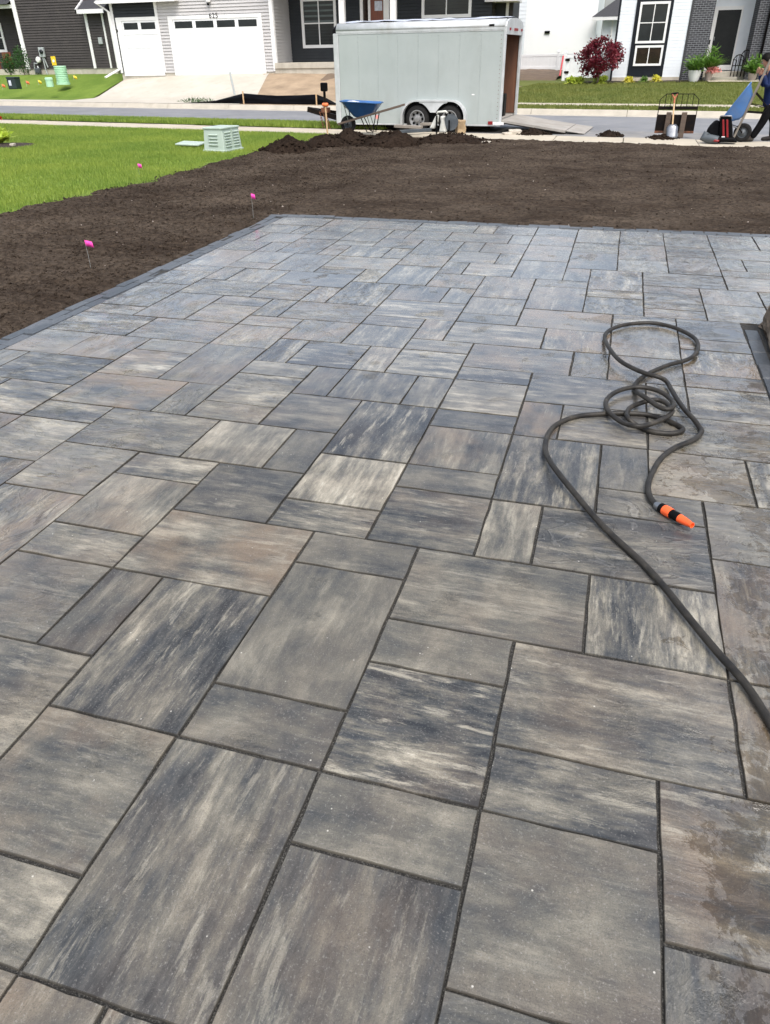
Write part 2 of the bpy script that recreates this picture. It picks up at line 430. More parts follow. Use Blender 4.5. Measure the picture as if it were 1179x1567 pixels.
    damp = t.math('MAXIMUM', damp, t.math('MULTIPLY', right.outputs[0], .75))
    t.link(t.math('MULTIPLY', t.math('MULTIPLY', damp, .85), flat), t.b.inputs['Coat Weight']); t.b.inputs['Coat Roughness'].default_value = .12
    dark = t.mix(1.0, col, (.60, .545, .46), 'MULTIPLY')
    col2 = t.mix(wet, col, dark)
    rough = t.math('SUBTRACT', .62, t.math('MULTIPLY', damp, .36))
    rough = t.math('ADD', rough, t.math('MULTIPLY', t.math('SUBTRACT', wn2, .5), .35))
    rough = t.math('SUBTRACT', rough, t.math('MULTIPLY', wet, .44), clamp=True)
    rough = t.math('MAXIMUM', rough, .09)
    # ---- relief: riven cleft + grain
    r1 = t.noise(t.mapping(v, (2.6, 5.2, 1)), 1.4, 7, .55, .9)
    rid = t.math('ABSOLUTE', t.math('SUBTRACT', r1, .5))
    rid = t.ramp(rid, [(0.0, 0.0), (.02, 1.0)])
    q = t.math('DIVIDE', t.math('ADD', r1, t.math('MULTIPLY', t.math('SUBTRACT', s2, .5), .07)), .15)
    qf = t.math('FLOOR', q); qr = t.math('SUBTRACT', q, qf); ed = t.ramp(qr, [(0.0, 0.0), (.16, 1.0)])
    terr = t.math('ADD', t.math('MULTIPLY', t.math('ADD', qf, ed), .15), t.math('MULTIPLY', r1, .3))
    idx = t.math('MULTIPLY', oi.outputs['Object Index'], .01)
    crack = t.math('MULTIPLY', t.math('MULTIPLY', t.ramp(qr, [(0.0, 1.0), (.10, 0.0)]), idx), t.ramp(t.noise(v, 9, 3, .6), [(.42, 0.0), (.58, .8)]))
    lip = t.math('MULTIPLY', t.math('MULTIPLY', t.ramp(qr, [(.12, 0.0), (.20, 1.0), (.34, 0.0)]), idx), .35)
    col2 = t.mix(crack, col2, t.mix(.8, col2, (.02, .02, .02))); col2 = t.mix(lip, col2, t.mix(.6, col2, (.45, .44, .42)))
    h = t.math('ADD', t.math('MULTIPLY', terr, 1.1), t.math('MULTIPLY', rid, .05))
    cleft = t.math('MULTIPLY_ADD', t.math('MULTIPLY', oi.outputs['Object Index'], .01), .9, .04)
    chipm = t.ramp(t.noise(v, 4.2, 3, .5), [(.62, 0.0), (.66, 1.0)])
    h = t.math('ADD', h, t.math('MULTIPLY', chipm, t.math('MULTIPLY_ADD', t.noise(v, 58, 5, .7), .9, -.5)))
    cleft = t.math('MAXIMUM', cleft, t.math('MULTIPLY', chipm, .45))
    keep = t.math('SUBTRACT', 1.0, t.math('MULTIPLY', far.outputs[0], .58))
    nb = t.bump(h, t.math('MULTIPLY', cleft, keep), .085)
    t.link(nb, t.b.inputs['Coat Normal'])
    grain = t.math('MULTIPLY_ADD', wet, -.16, .24)
    grain = t.math('MULTIPLY', grain, t.math('SUBTRACT', 1.0, t.math('MULTIPLY', damp, .8)))
    nb = t.bump(t.math('ADD', g1, t.noise(v, 75, 4, .7)), grain, .004, nb)
    col2 = t.mix(t.math('MULTIPLY', t.math('SUBTRACT', 1.0, flat), .62), col2, (.040, .037, .032))  # arris and sides mixed darker so the joints read as lines
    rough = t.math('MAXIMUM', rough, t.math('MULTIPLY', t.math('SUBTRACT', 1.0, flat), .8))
    return t.out(col2, rough, nb, 0, t.math('MULTIPLY', flat, t.math('MULTIPLY_ADD', damp, .3, .32)))
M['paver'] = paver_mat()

def edging_mat():
    t = NT('edging'); tc = t.node('ShaderNodeTexCoord').outputs['Object']
    oi = t.node('ShaderNodeObjectInfo')
    n = t.noise(tc, 40, 5, .7)
    col = t.ramp(oi.outputs['Random'], [(0, (.050, .058, .066)), (.5, (.075, .083, .092)), (1, (.105, .112, .120))])
    col = t.mix(t.ramp(n, [(.4, .5), (.62, 0.0)]), col, (.02, .022, .026))
    return t.out(col, .34, t.bump(n, .35, .006), 0, .55)
M['edging'] = edging_mat()
def sand_mat():
    t = NT('joint_sand'); tc = t.node('ShaderNodeTexCoord').outputs['Object']
    n = t.noise(tc, 260, 3, .7); n2 = t.noise(tc, 700, 2, .6)
    col = t.ramp(n, [(.32, (.010, .0095, .009)), (.52, (.036, .034, .030)), (.68, (.15, .145, .13))])
    return t.out(col, .85, t.bump(t.math('ADD', n, n2), .9, .004), 0, .4)
M['joint_sand'] = sand_mat()
def hose_mat():
    t = NT('hose_rubber'); tc = t.node('ShaderNodeTexCoord').outputs['Object']
    n = t.noise(tc, 14, 5, .65)
    col = t.ramp(n, [(.35, (.013, .012, .011)), (.62, (.036, .032, .026)), (.8, (.085, .072, .055))])
    return t.out(col, .48, t.bump(t.noise(tc, 160, 3, .6), .2, .003), 0, .3)
M['hose'] = hose_mat()
def rock_mat():
    t = NT('pillar_rock'); tc = t.node('ShaderNodeTexCoord').outputs['Object']
    n = t.noise(tc, 6, 6, .65, .5); n2 = t.noise(tc, 40, 5, .7)
    col = t.ramp(n, [(.3, (.10, .075, .052)), (.5, (.26, .20, .14)), (.72, (.42, .35, .26))])
    col = t.mix(t.ramp(n2, [(.4, .5), (.6, 0.0)]), col, (.04, .032, .026))
    return t.out(col, .75, t.bump(n2, .7, .02), 0, .4)
M['rock'] = rock_mat()

# ------------------------------------------------------------------ terrain
SL = 0.19                                   # the street runs slightly askew to the patio
def smooth(a, b, x):
    t = np.clip((np.asarray(x, float) - a) / (b - a), 0, 1); return t * t * (3 - 2 * t)
def zt(X, Y):
    """height of the natural ground"""
    X = np.asarray(X, float); Y = np.asarray(Y, float)
    v = Y + SL * X
    near = -0.015 - 0.115 * np.clip((Y - 5) / 13, 0, 1)
    s = smooth(-16, -4, X)
    vh = 33.4 * (1 - s) + 40.0 * s
    zb = 0.86 * (1 - s) + 0.36 * s
    far = -0.03 + (zb + 0.03) * np.clip((v - 29.8) / (vh - 29.8), 0, 1)
    z = np.where(v < 18.4, near, np.where(v < 23.5, -0.14, far))
    return z
def Yv(X, v): return v - SL * X

def grid_sheet(name, x0, x1, nx, v0, v1, nv, zf, mat, skew=True, parent=None, kind=None):
    xs = np.linspace(x0, x1, nx + 1); vs_ = np.linspace(v0, v1, nv + 1)
    XX, VV = np.meshgrid(xs, vs_)
    YY = VV - SL * XX if skew else VV
    ZZ = zf(XX, YY) if callable(zf) else np.full_like(XX, zf)
    V = np.stack([XX, YY, ZZ], -1).reshape(-1, 3)
    i = np.arange(nv)[:, None] * (nx + 1) + np.arange(nx)[None, :]
    F = np.stack([i, i + 1, i + nx + 2, i + nx + 1], -1).reshape(-1, 4)
    return np_mesh(name, V, F, mat, parent, True, kind)

# base terrain to the horizon
def zbase(X, Y):
    v = Y + SL * X
    z = zt(X, Y) - 0.05
    z = np.where((v > 17.2) & (v < 27.4), -0.30, z)
    inp = (X > -4.2) & (X < 1.3) & (Y > -8) & (Y < 8.6)
    return np.where(inp, -0.30, z)
xs = np.unique(np.concatenate([np.linspace(-900, -60, 15), np.linspace(-60, 45, 106), np.linspace(45, 900, 15)]))
ys = np.unique(np.concatenate([np.linspace(-300, -12, 8), np.linspace(-12, 75, 175), np.linspace(75, 1500, 16)]))
XX, YY = np.meshgrid(xs, ys)
V = np.stack([XX, YY, zbase(XX, YY)], -1).reshape(-1, 3)
nx = len(xs) - 1; nv = len(ys) - 1
i = np.arange(nv)[:, None] * (nx + 1) + np.arange(nx)[None, :]
F = np.stack([i, i + 1, i + nx + 2, i + nx + 1], -1).reshape(-1, 4)
tag(np_mesh('ground', V, F, M['lawn_far'], None, True), kind='structure')

# street
ROADZ = -0.17
tag(grid_sheet('road', -60, 45, 60, 20.6, 26.0, 8, lambda X, Y: ROADZ + 0.03 * np.sin(np.pi * np.clip((Y + SL * X - 20.6) / 5.4, 0, 1)), M['asphalt']), kind='structure')
def strip_box(name, x0, x1, v0, v1, z0, z1, mat, n=1, parent=None):
    b = MB()
    for k in range(n):
        a = x0 + (x1 - x0) * k / n; c = x0 + (x1 - x0) * (k + 1) / n
        P = [(a, Yv(a, v0)), (c, Yv(c, v0)), (c, Yv(c, v1)), (a, Yv(a, v1))]
        b.add([(x, y, z0) for x, y in P] + [(x, y, z1) for x, y in P], [(0, 3, 2, 1), (4, 5, 6, 7), (0, 1, 5, 4), (1, 2, 6, 5), (2, 3, 7, 6), (3, 0, 4, 7)])
    return b.build(name, mat, parent)
def walk(name, x0, x1, v0, v1, top, mat, slab=1.5, rise=None):
    e = bpy.data.objects.new(name, None); COL.objects.link(e); e['kind'] = 'structure'
    n = int((x1 - x0) / slab)
    for k in range(n):
        a = x0 + slab * k + .008; c = a + slab - .016
        j = RND.uniform(-.004, .004)
        P = [(a, Yv(a, v0)), (c, Yv(c, v0)), (c, Yv(c, v1)), (a, Yv(a, v1))]
        b = MB(); b.add([(x, y, top - .12) for x, y in P] + [(x, y, top + j) for x, y in P], [(0, 3, 2, 1), (4, 5, 6, 7), (0, 1, 5, 4), (1, 2, 6, 5), (2, 3, 7, 6), (3, 0, 4, 7)])
        b.build('slab', mat, e, bevel=.008)
    return e
walk('sidewalk', -33, 9, 17.75, 19.03, -0.128, M['walk'])
walk('sidewalk', -12, 18, 28.45, 29.85, -0.015, M['walk'])
# kerbs: gutter pan and rounded kerb
def kerb(name, x0, x1, v0, dirn, top):
    e = bpy.data.objects.new(name, None); COL.objects.link(e); e['kind'] = 'structure'
    n = int((x1 - x0) / 3)
    prof = [(0, ROADZ - .10), (0, ROADZ + .005), (.40, ROADZ + .012), (.47, top - .03), (.50, top), (.64, top), (.64, ROADZ - .10)]
    for k in range(n):
        a = x0 + 3 * k + .006; c = a + 3 - .012
        vs_ = []; m = len(prof)
        for X in (a, c):
            for d, z in prof: vs_.append((X, Yv(X, v0 + dirn * d), z))
        fs = [tuple(range(m)), tuple(range(2 * m - 1, m - 1, -1))] + [(i, (i + 1) % m, m + (i + 1) % m, m + i) for i in range(m)]
        MB().add(vs_, fs).build('kerb_stone', M['kerb'], e)
    return e
kerb('kerb', -48, 30, 26.0, 1, -.02)
kerb('kerb', -48, -6, 21.05, -1, -.11)
# concrete apron where the verge gives way, beside the trailer
tag(grid_sheet('driveway_apron', -6.0, 14, 20, 19.12, 21.1, 3, lambda X, Y: -0.150 - .012 * np.clip((Y + SL * X - 19.1) / 1.9, 0, 1), M['apron']), kind='structure')
# verges
tag(grid_sheet('verge', -48, -6.0, 40, 19.12, 20.45, 3, -0.118, M['lawn']), kind='structure')
tag(grid_sheet('verge', -13, 20, 30, 26.6, 28.45, 3, -0.022, M['lawn_far']), kind='structure')
# far lawn in front of the right-hand house, bank of bare earth between the houses
tag(grid_sheet('far_lawn', -12, 20, 40, 29.8, 52, 40, lambda X, Y: zt(X, Y) + .004, M['lawn_far']), kind='structure')

# ------------------------------------------------------------------ near lawn and soil
def lawn_edge(Y):
    return -7.02 + .10 * np.sin(Y * 1.3) + .07 * np.sin(Y * 3.7 + 1) + .04 * np.sin(Y * 9.1)
tag(grid_sheet('lawn', -26, -6.6, 70, 5.0, 22.6, 60, lambda X, Y: np.where(Y + SL * X < 17.75, zt(X, Y) - .012, -0.20), M['lawn'], skew=False), kind='structure')

def vnoise(X, Y, s, seed):
    """cheap tiling-free value noise"""
    def hsh(a, b):
        h = np.sin(a * 127.1 + b * 311.7 + seed * 17.3) * 43758.5453
        return h - np.floor(h)
    x = X * s; y = Y * s; xi = np.floor(x); yi = np.floor(y); fx = x - xi; fy = y - yi
    fx = fx * fx * (3 - 2 * fx); fy = fy * fy * (3 - 2 * fy)
    a = hsh(xi, yi); b = hsh(xi + 1, yi); c = hsh(xi, yi + 1); d = hsh(xi + 1, yi + 1)
    return (a * (1 - fx) + b * fx) * (1 - fy) + (c * (1 - fx) + d * fx) * fy - .5
def rough_soil(X, Y):
    return (.024 * vnoise(X * .7, Y * 5.5, 1.0, 7) + .012 * vnoise(X * 1.6, Y * 14, 1.0, 8) + .030 * vnoise(X, Y, 1.1, 1) + .022 * vnoise(X, Y, 4.3, 2) + .020 * vnoise(X, Y, 11, 3) + .016 * vnoise(X, Y, 27, 4))
PAT_L, PAT_F = GX0 - 17.84 * U, GY0 + 34.84 * U
def soil_z(X, Y):
    z = zt(X, Y) + .012 + rough_soil(X, Y)
    d = np.maximum(PAT_L - X, Y - PAT_F)             # settle against the edging
    z = np.where(d < .25, np.minimum(z, -.022 + .08 * np.clip(d, 0, .25) + .35 * rough_soil(X, Y)), z)
    return z
def soil_sheet(name, x0, x1, y0, y1, step, edge=False):
    nx = int((x1 - x0) / step); ny = int((y1 - y0) / step)
    xs = np.linspace(x0, x1, nx + 1); ys = np.linspace(y0, y1, ny + 1)
    XX, YY = np.meshgrid(xs, ys)
    if edge:
        L = lawn_edge(YY); t = (XX - x0) / (x1 - x0); XX = L + t * (x1 - L)
    ZZ = soil_z(XX, YY)
    if edge:
        ZZ = ZZ - .05 * np.clip(1 - (XX - lawn_edge(YY)) / .12, 0, 1) * 1.0
    V = np.stack([XX, YY, ZZ], -1).reshape(-1, 3)
    i = np.arange(ny)[:, None] * (nx + 1) + np.arange(nx)[None, :]
    F = np.stack([i, i + 1, i + nx + 2, i + nx + 1], -1).reshape(-1, 4)
    return np_mesh(name, V, F, M['soil'], None, True)
# one L-shaped sheet of raked topsoil, left of and beyond the patio
sa = soil_sheet('topsoil', -7, PAT_L, 2.6, PAT_F, .035, True)
sb = soil_sheet('topsoil', -7, PAT_L, PAT_F, 18.95, .05, True)
sc_ = soil_sheet('topsoil', PAT_L, 7.0, PAT_F, 18.6, .05)
def join_into(a, others):
    vs_ = []; fs = []; b = 0
    for o in [a] + others:
        n = len(o.data.vertices); c = np.empty(n * 3, np.float32); o.data.vertices.foreach_get('co', c)
        m = len(o.data.polygons); li = np.empty(m * 4, np.int32); o.data.loops.foreach_get('vertex_index', li)
        vs_.append(c.reshape(-1, 3)); fs.append(li.reshape(-1, 4) + b); b += n
    name = a.name.split('.')[0]
    for o in [a] + others: bpy.data.objects.remove(o, do_unlink=True)
    return np_mesh(name, np.vstack(vs_), np.vstack(fs), M['soil'], None, True)
soil = join_into(sa, [sb, sc_])
# keep the topsoil off the sidewalk
co = np.empty(len(soil.data.vertices) * 3, np.float32); soil.data.vertices.foreach_get('co', co); co = co.reshape(-1, 3)
vv = co[:, 1] + SL * co[:, 0] + .12 * vnoise(co[:, 0], co[:, 1], 2.5, 9) + .05 * vnoise(co[:, 0], co[:, 1], 9, 5)
co[:, 2] = np.where(vv > 17.85, -.26, np.where(vv > 17.7, co[:, 2] - (vv - 17.7) * .5, co[:, 2]))
soil.data.vertices.foreach_set('co', co.ravel()); soil.data.update()
tag(soil, kind='structure')

def scatter_lumps(name, P, S, mat, label, kind='stuff'):
    base = np.array([(1, 0, 0), (-1, 0, 0), (0, 1, 0), (0, -1, 0), (0, 0, 1), (0, 0, -1)], float)
    tri = np.array([(0, 2, 4), (2, 1, 4), (1, 3, 4), (3, 0, 4), (2, 0, 5), (1, 2, 5), (3, 1, 5), (0, 3, 5)])
    n = len(P)
    jit = base[None] * (0.65 + .7 * NR.random((n, 6, 1))) + NR.normal(0, .22, (n, 6, 3))
    a = NR.random(n) * 6.283; ca, sa_ = np.cos(a), np.sin(a)
    R = np.zeros((n, 3, 3)); R[:, 0, 0] = ca; R[:, 0, 1] = -sa_; R[:, 1, 0] = sa_; R[:, 1, 1] = ca; R[:, 2, 2] = .75
    V = np.einsum('nij,nkj->nki', R, jit) * S[:, None, None] + P[:, None, :]
    F = tri[None] + (np.arange(n) * 6)[:, None, None]
    o = np_mesh(name, V.reshape(-1, 3), F.reshape(-1, 3), mat, None, False, kind)
    return tag(o, label, 'soil')
def in_view(X, Y, m=90):
    px, py, zc = pix(X, Y, -.05)
    return (zc > .1) & (px > -m) & (px < IW + m) & (py < IH + m)
n = 52000
Yc = 2.8 + 15.2 * NR.random(n) ** 1.25
Xc = np.where(NR.random(n) < .5, NR.uniform(-7, PAT_L, n), NR.uniform(-7, 6.5, n))
ok = (Xc > lawn_edge(Yc) + .02) & ((Xc < PAT_L - .015) | (Yc > PAT_F + .015)) & (Yc + SL * Xc < 17.7) & in_view(Xc, Yc)
Xc, Yc = Xc[ok], Yc[ok]
S = .0035 + .010 * NR.random(len(Xc)) ** 3.0 + np.where(NR.random(len(Xc)) < .006, .010, 0)
S = S * (1 + Yc * .02)
scatter_lumps('soil_clods', np.stack([Xc, Yc, soil_z(Xc, Yc) + S * .25], 1), S, M['soil'], 'crumbly dark brown soil clods scattered over the raked topsoil')

n = 420
Yc = 3.2 + 14 * NR.random(n); Xc = NR.uniform(-7, 6.5, n)
ok = (Xc > lawn_edge(Yc) + .05) & ((Xc < PAT_L - .03) | (Yc > PAT_F + .03)) & (Yc + SL * Xc < 17.6) & in_view(Xc, Yc)
Xc, Yc = Xc[ok], Yc[ok]; S = .003 + .009 * NR.random(len(Xc)) ** 3
tag(scatter_lumps('pebbles', np.stack([Xc, Yc, soil_z(Xc, Yc) + S * .4], 1), S, M['tan_pot'], 'small pale pebbles strewn in the topsoil'), cat='pebbles')

def blades(name, X, Y, Z, H, Wd, mat, label, lean=.5):
    n = len(X); a = NR.random(n) * 6.283; b = NR.random(n) * 6.283
    hh = H * (.55 + .75 * NR.random(n)); le = hh * lean * NR.random(n) * 1.4
    dx, dy = np.cos(a) * Wd, np.sin(a) * Wd
    V = np.empty((n, 3, 3))
    V[:, 0] = np.stack([X - dx, Y - dy, Z], 1); V[:, 1] = np.stack([X + dx, Y + dy, Z], 1)
    V[:, 2] = np.stack([X + np.cos(b) * le, Y + np.sin(b) * le, Z + hh], 1)
    F = np.arange(n * 3).reshape(-1, 3)
    o = np_mesh(name, V.reshape(-1, 3), F, mat, None, False, 'stuff')
    return tag(o, label, 'grass')
n = 560000
Yg = 6.0 + 15.8 * NR.random(n) ** .9; Xg = -24 + 17.2 * NR.random(n)
ok = (Xg < lawn_edge(Yg) + NR.normal(0, .085, n)) & (Yg + SL * Xg < 17.76) & in_view(Xg, Yg, 120)
_q = atz(6, 222, -.09); ok &= ~(((Xg - _q.x + .15) / .85) ** 2 + ((Yg - _q.y) / .75) ** 2 < .85)
Xg, Yg = Xg[ok], Yg[ok]
pat = vnoise(Xg, Yg, .8, 21) + .5 * vnoise(Xg, Yg, 2.7, 22)
blades('lawn_grass', Xg, Yg, zt(Xg, Yg) - .012, .046 * (1 + .6 * pat), .0054, M['grass'], 'short bright green lawn grass beside the bare topsoil')
n = 60000
Xg = NR.uniform(-26, -6.0, n); Yg = Yv(Xg, NR.uniform(19.14, 20.42, n))
ok = in_view(Xg, Yg, 120)
blades('verge_grass', Xg[ok], Yg[ok], np.full(ok.sum(), -.118), .09, .012, M['grass'], 'strip of green grass between the near sidewalk and the road')
n = 90000
Xg = NR.uniform(-10, 9, n); vg = np.where(NR.random(n) < .18, NR.uniform(26.65, 28.42, n), NR.uniform(29.87, 41, n)); Yg = Yv(Xg, vg)
ok = in_view(Xg, Yg, 100) & ~((Yg > 39.2) & (Xg > -4.2)) & (Yg < 44)
Xg, Yg, vg = Xg[ok], Yg[ok], vg[ok]
ok = ~((vg > 33.5) & (Xg < -3.8 + .25 * (vg - 40)))
blades('far_grass', Xg[ok], Yg[ok], np.where(vg[ok] < 29, -.022, zt(Xg[ok], Yg[ok]) + .004), .06, .016, M['grass_far'], 'olive green mown grass in front of the white house')

# ------------------------------------------------------------------ patio
patio = bpy.data.objects.new('patio', None); COL.objects.link(patio); patio['kind'] = 'structure'
b = MB(); b.box(GX0 - 17.7 * U, GX0 + 5.5 * U, GY0 - 7 * U, GY0 + 34.7 * U, -.12, -.0065)
b.box(GX0 + 5.5 * U, GX0 + 9.2 * U, GY0 - 7 * U, GY0 + 34.7 * U, -.12, -.0066)
b.build('joint_sand', M['joint_sand'], patio)

def paver_mesh(a, bb, var):
    """riven slab: wavering arris, chamfer, plumb sides"""
    r = random.Random(a * 100 + bb * 10 + var)
    J = .0030; ha, hb = a * U / 2 - J, bb * U / 2 - J
    n = 5
    out = []
    for (p, q) in (((-ha, -hb), (ha, -hb)), ((ha, -hb), (ha, hb)), ((ha, hb), (-ha, hb)), ((-ha, hb), (-ha, -hb))):
        for k in range(n):
            t = k / n
            x, y = p[0] + (q[0] - p[0]) * t, p[1] + (q[1] - p[1]) * t
            if k: x += r.uniform(-.0022, .0022); y += r.uniform(-.0022, .0022)
            out.append((x, y))
    m = len(out); vs_ = []
    for s, z in ((0, -.055), (0, -.006), (.0009, -.0015), (.0026, 0)):
        for x, y in out:
            L = math.hypot(x / ha, y / hb)
            vs_.append((x - math.copysign(min(s, abs(x)), x) * (abs(x) > ha * .9), y - math.copysign(min(s, abs(y)), y) * (abs(y) > hb * .9), z + (r.uniform(-.0006, .0006) if z > -.003 and z < 0 else 0)))
    fs = []
    for g in range(3):
        for k in range(m): fs.append((g * m + k, g * m + (k + 1) % m, (g + 1) * m + (k + 1) % m, (g + 1) * m + k))
    fs.append(tuple(3 * m + k for k in range(m)))
    me = bpy.data.meshes.new('paver'); me.from_pydata(vs_, [], fs)
    me.polygons.foreach_set('use_smooth', [True] * len(me.polygons)); me.set_sharp_from_angle(angle=math.radians(14))
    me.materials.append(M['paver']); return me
PM = {(a, c): [paver_mesh(a, c, k) for k in range(3)] for a, c in ((3, 2), (2, 2), (2, 1), (1, 1))}
# x0 y0 x1 y1 of every slab, in units of 0.2 m
PAVERS = '''
-6 0 -4 3;-7 1 -6 3;-9 1 -7 3;-9 3 -7 4;-7 3 -4 5;-8 -1 -6 1;-6 -2 -4 0;-4 -3 -2 0;-6 -3 -4 -2;-6 -5 -4 -3;-4 -5 -3 -3;-3 -5 -2 -3;
-4 0 -2 1;-4 1 -2 4;-4 4 -2 5;-2 0 0 2;-2 2 0 3;-2 3 1 5;1 3 3 5;0 1 3 3;0 0 2 1;0 -2 2 0;0 -3 2 -2;-2 -1 0 0;-2 -4 0 -1;
2 -1 4 1;2 -3 4 -1;3 1 5 3;3 3 5 6;0 5 3 7;4 -1 5 1;4 -3 5 -1;0 -5 2 -3;2 -5 4 -3;-2 -6 0 -4;
-16 10 -13 12;-17 10 -16 12;-15 12 -13 14;-17 12 -15 14;-13 11 -11 13;-13 13 -11 14;-13 9 -10 11;-10 9 -9 11;-11 11 -9 14;
-15 8 -13 10;-17 8 -15 10;-15 6 -13 8;-13 8 -11 9;-13 6 -11 8;-11 7 -8 9;-11 5 -9 7;-9 6 -7 7;-13 4 -11 6;-11 2 -9 5;-9 4 -7 6;-7 5 -5 7;
-8 7 -6 9;-6 7 -5 9;-5 6 -3 8;-5 5 -3 6;-5 8 -3 11;-7 9 -5 11;-9 9 -7 10;-9 10 -7 12;-9 12 -7 13;-9 13 -8 15;-8 13 -6 15;-7 11 -6 13;-6 13 -5 15;-6 11 -4 13;
-4 11 -3 13;-5 13 -3 15;-5 15 -3 16;-3 14 0 16;-3 13 -1 14;-3 11 -1 13;-3 10 -1 11;-3 8 -1 10;-3 7 -1 8;-3 5 -1 7;-1 5 0 7;-1 7 1 10;-1 10 0 12;0 10 2 12;-1 12 2 14;0 14 1 16;
1 14 3 16;2 12 3 14;3 12 5 14;3 14 5 15;3 15 5 17;3 17 5 18;3 18 5 20;2 10 5 12;2 8 4 10;4 8 5 10;1 8 2 10;1 7 3 8;3 6 5 8;
-17 16 -15 17;-17 17 -15 20;-17 20 -15 22;-17 22 -15 23;-17 23 -15 26;-17 26 -15 28;-17 14 -14 16;-14 14 -11 16;-15 16 -13 19;-13 16 -11 18;-13 18 -11 19;-11 17 -10 19;-11 16 -9 17;-11 14 -9 16;
-9 15 -7 17;-10 17 -7 19;-12 19 -10 21;-15 19 -12 21;-15 21 -14 23;-14 21 -12 23;-15 23 -13 24;-15 24 -13 26;-13 23 -11 26;-12 21 -9 23;-15 26 -14 28;-14 26 -12 29;-17 28 -16 30;-16 28 -14 30;
-10 19 -9 21;-9 19 -7 22;-9 22 -8 24;-11 23 -9 24;-11 24 -8 26;-11 26 -9 28;-9 26 -8 28;-12 26 -11 28;-12 28 -10 29;-10 28 -8 30;-12 29 -10 32;-8 25 -6 27;-8 27 -6 30;-8 22 -6 25;
-6 24 -5 26;-5 24 -3 26;-6 22 -4 24;-7 20 -5 22;-5 20 -4 22;-7 18 -4 20;-7 17 -5 18;-5 16 -4 18;-7 15 -5 17;-4 16 -1 18;-9 32 -6 34;-9 30 -7 32;-10 30 -9 32;-6 32 -5 34;-7 30 -4 32;
-5 32 -3 34;-4 30 -3 32;-5 28 -3 30;-6 28 -5 30;-6 26 -4 28;-4 26 -3 28;-3 30 -1 32;-3 32 -1 34;-3 27 -1 30;-3 24 -1 27;-1 24 0 26;-1 26 1 29;-1 29 1 31;-1 31 1 34;-4 21 -2 24;-2 23 0 24;-2 20 0 23;
-4 19 -2 21;-4 18 -2 19;-2 18 1 20;-1 16 1 18;1 26 3 28;1 28 3 31;1 31 3 34;3 26 5 29;3 29 5 31;3 31 5 34;5 27 6 29;6 27 8 29;5 26 7 27;7 26 9 27;2 24 5 26;2 23 4 24;0 23 2 26;0 22 2 23;0 20 2 22;
2 21 4 23;2 20 4 21;4 22 6 24;4 20 6 22;5 24 7 26;7 24 9 26;6 22 8 24;6 20 9 22;1 19 3 20;1 16 3 19;5 29 8 31;5 31 7 34;7 31 9 34;8 29 9 31;8 27 9 29;8 22 9 24;
-14 29 -12 31;-17 30 -15 32;-15 30 -14 32;-17 32 -14 34;-14 31 -12 34;-12 32 -9 34;
-13 2 -11 4;-11 1 -9 2;-11 -1 -9 1;-9 -1 -8 1;-8 -3 -6 -1;-15 4 -13 6;-17 6 -15 8;-17 4 -15 6;-17 2 -15 4;-15 2 -13 4;-17 0 -14 2;-14 0 -11 2;-17 -2 -15 0;-15 -2 -13 0;-13 -2 -11 0;-11 -3 -8 -1;-17 -4 -14 -2;-14 -4 -11 -2;-11 -5 -8 -3;-8 -5 -6 -3;4 -5 5 -3
'''
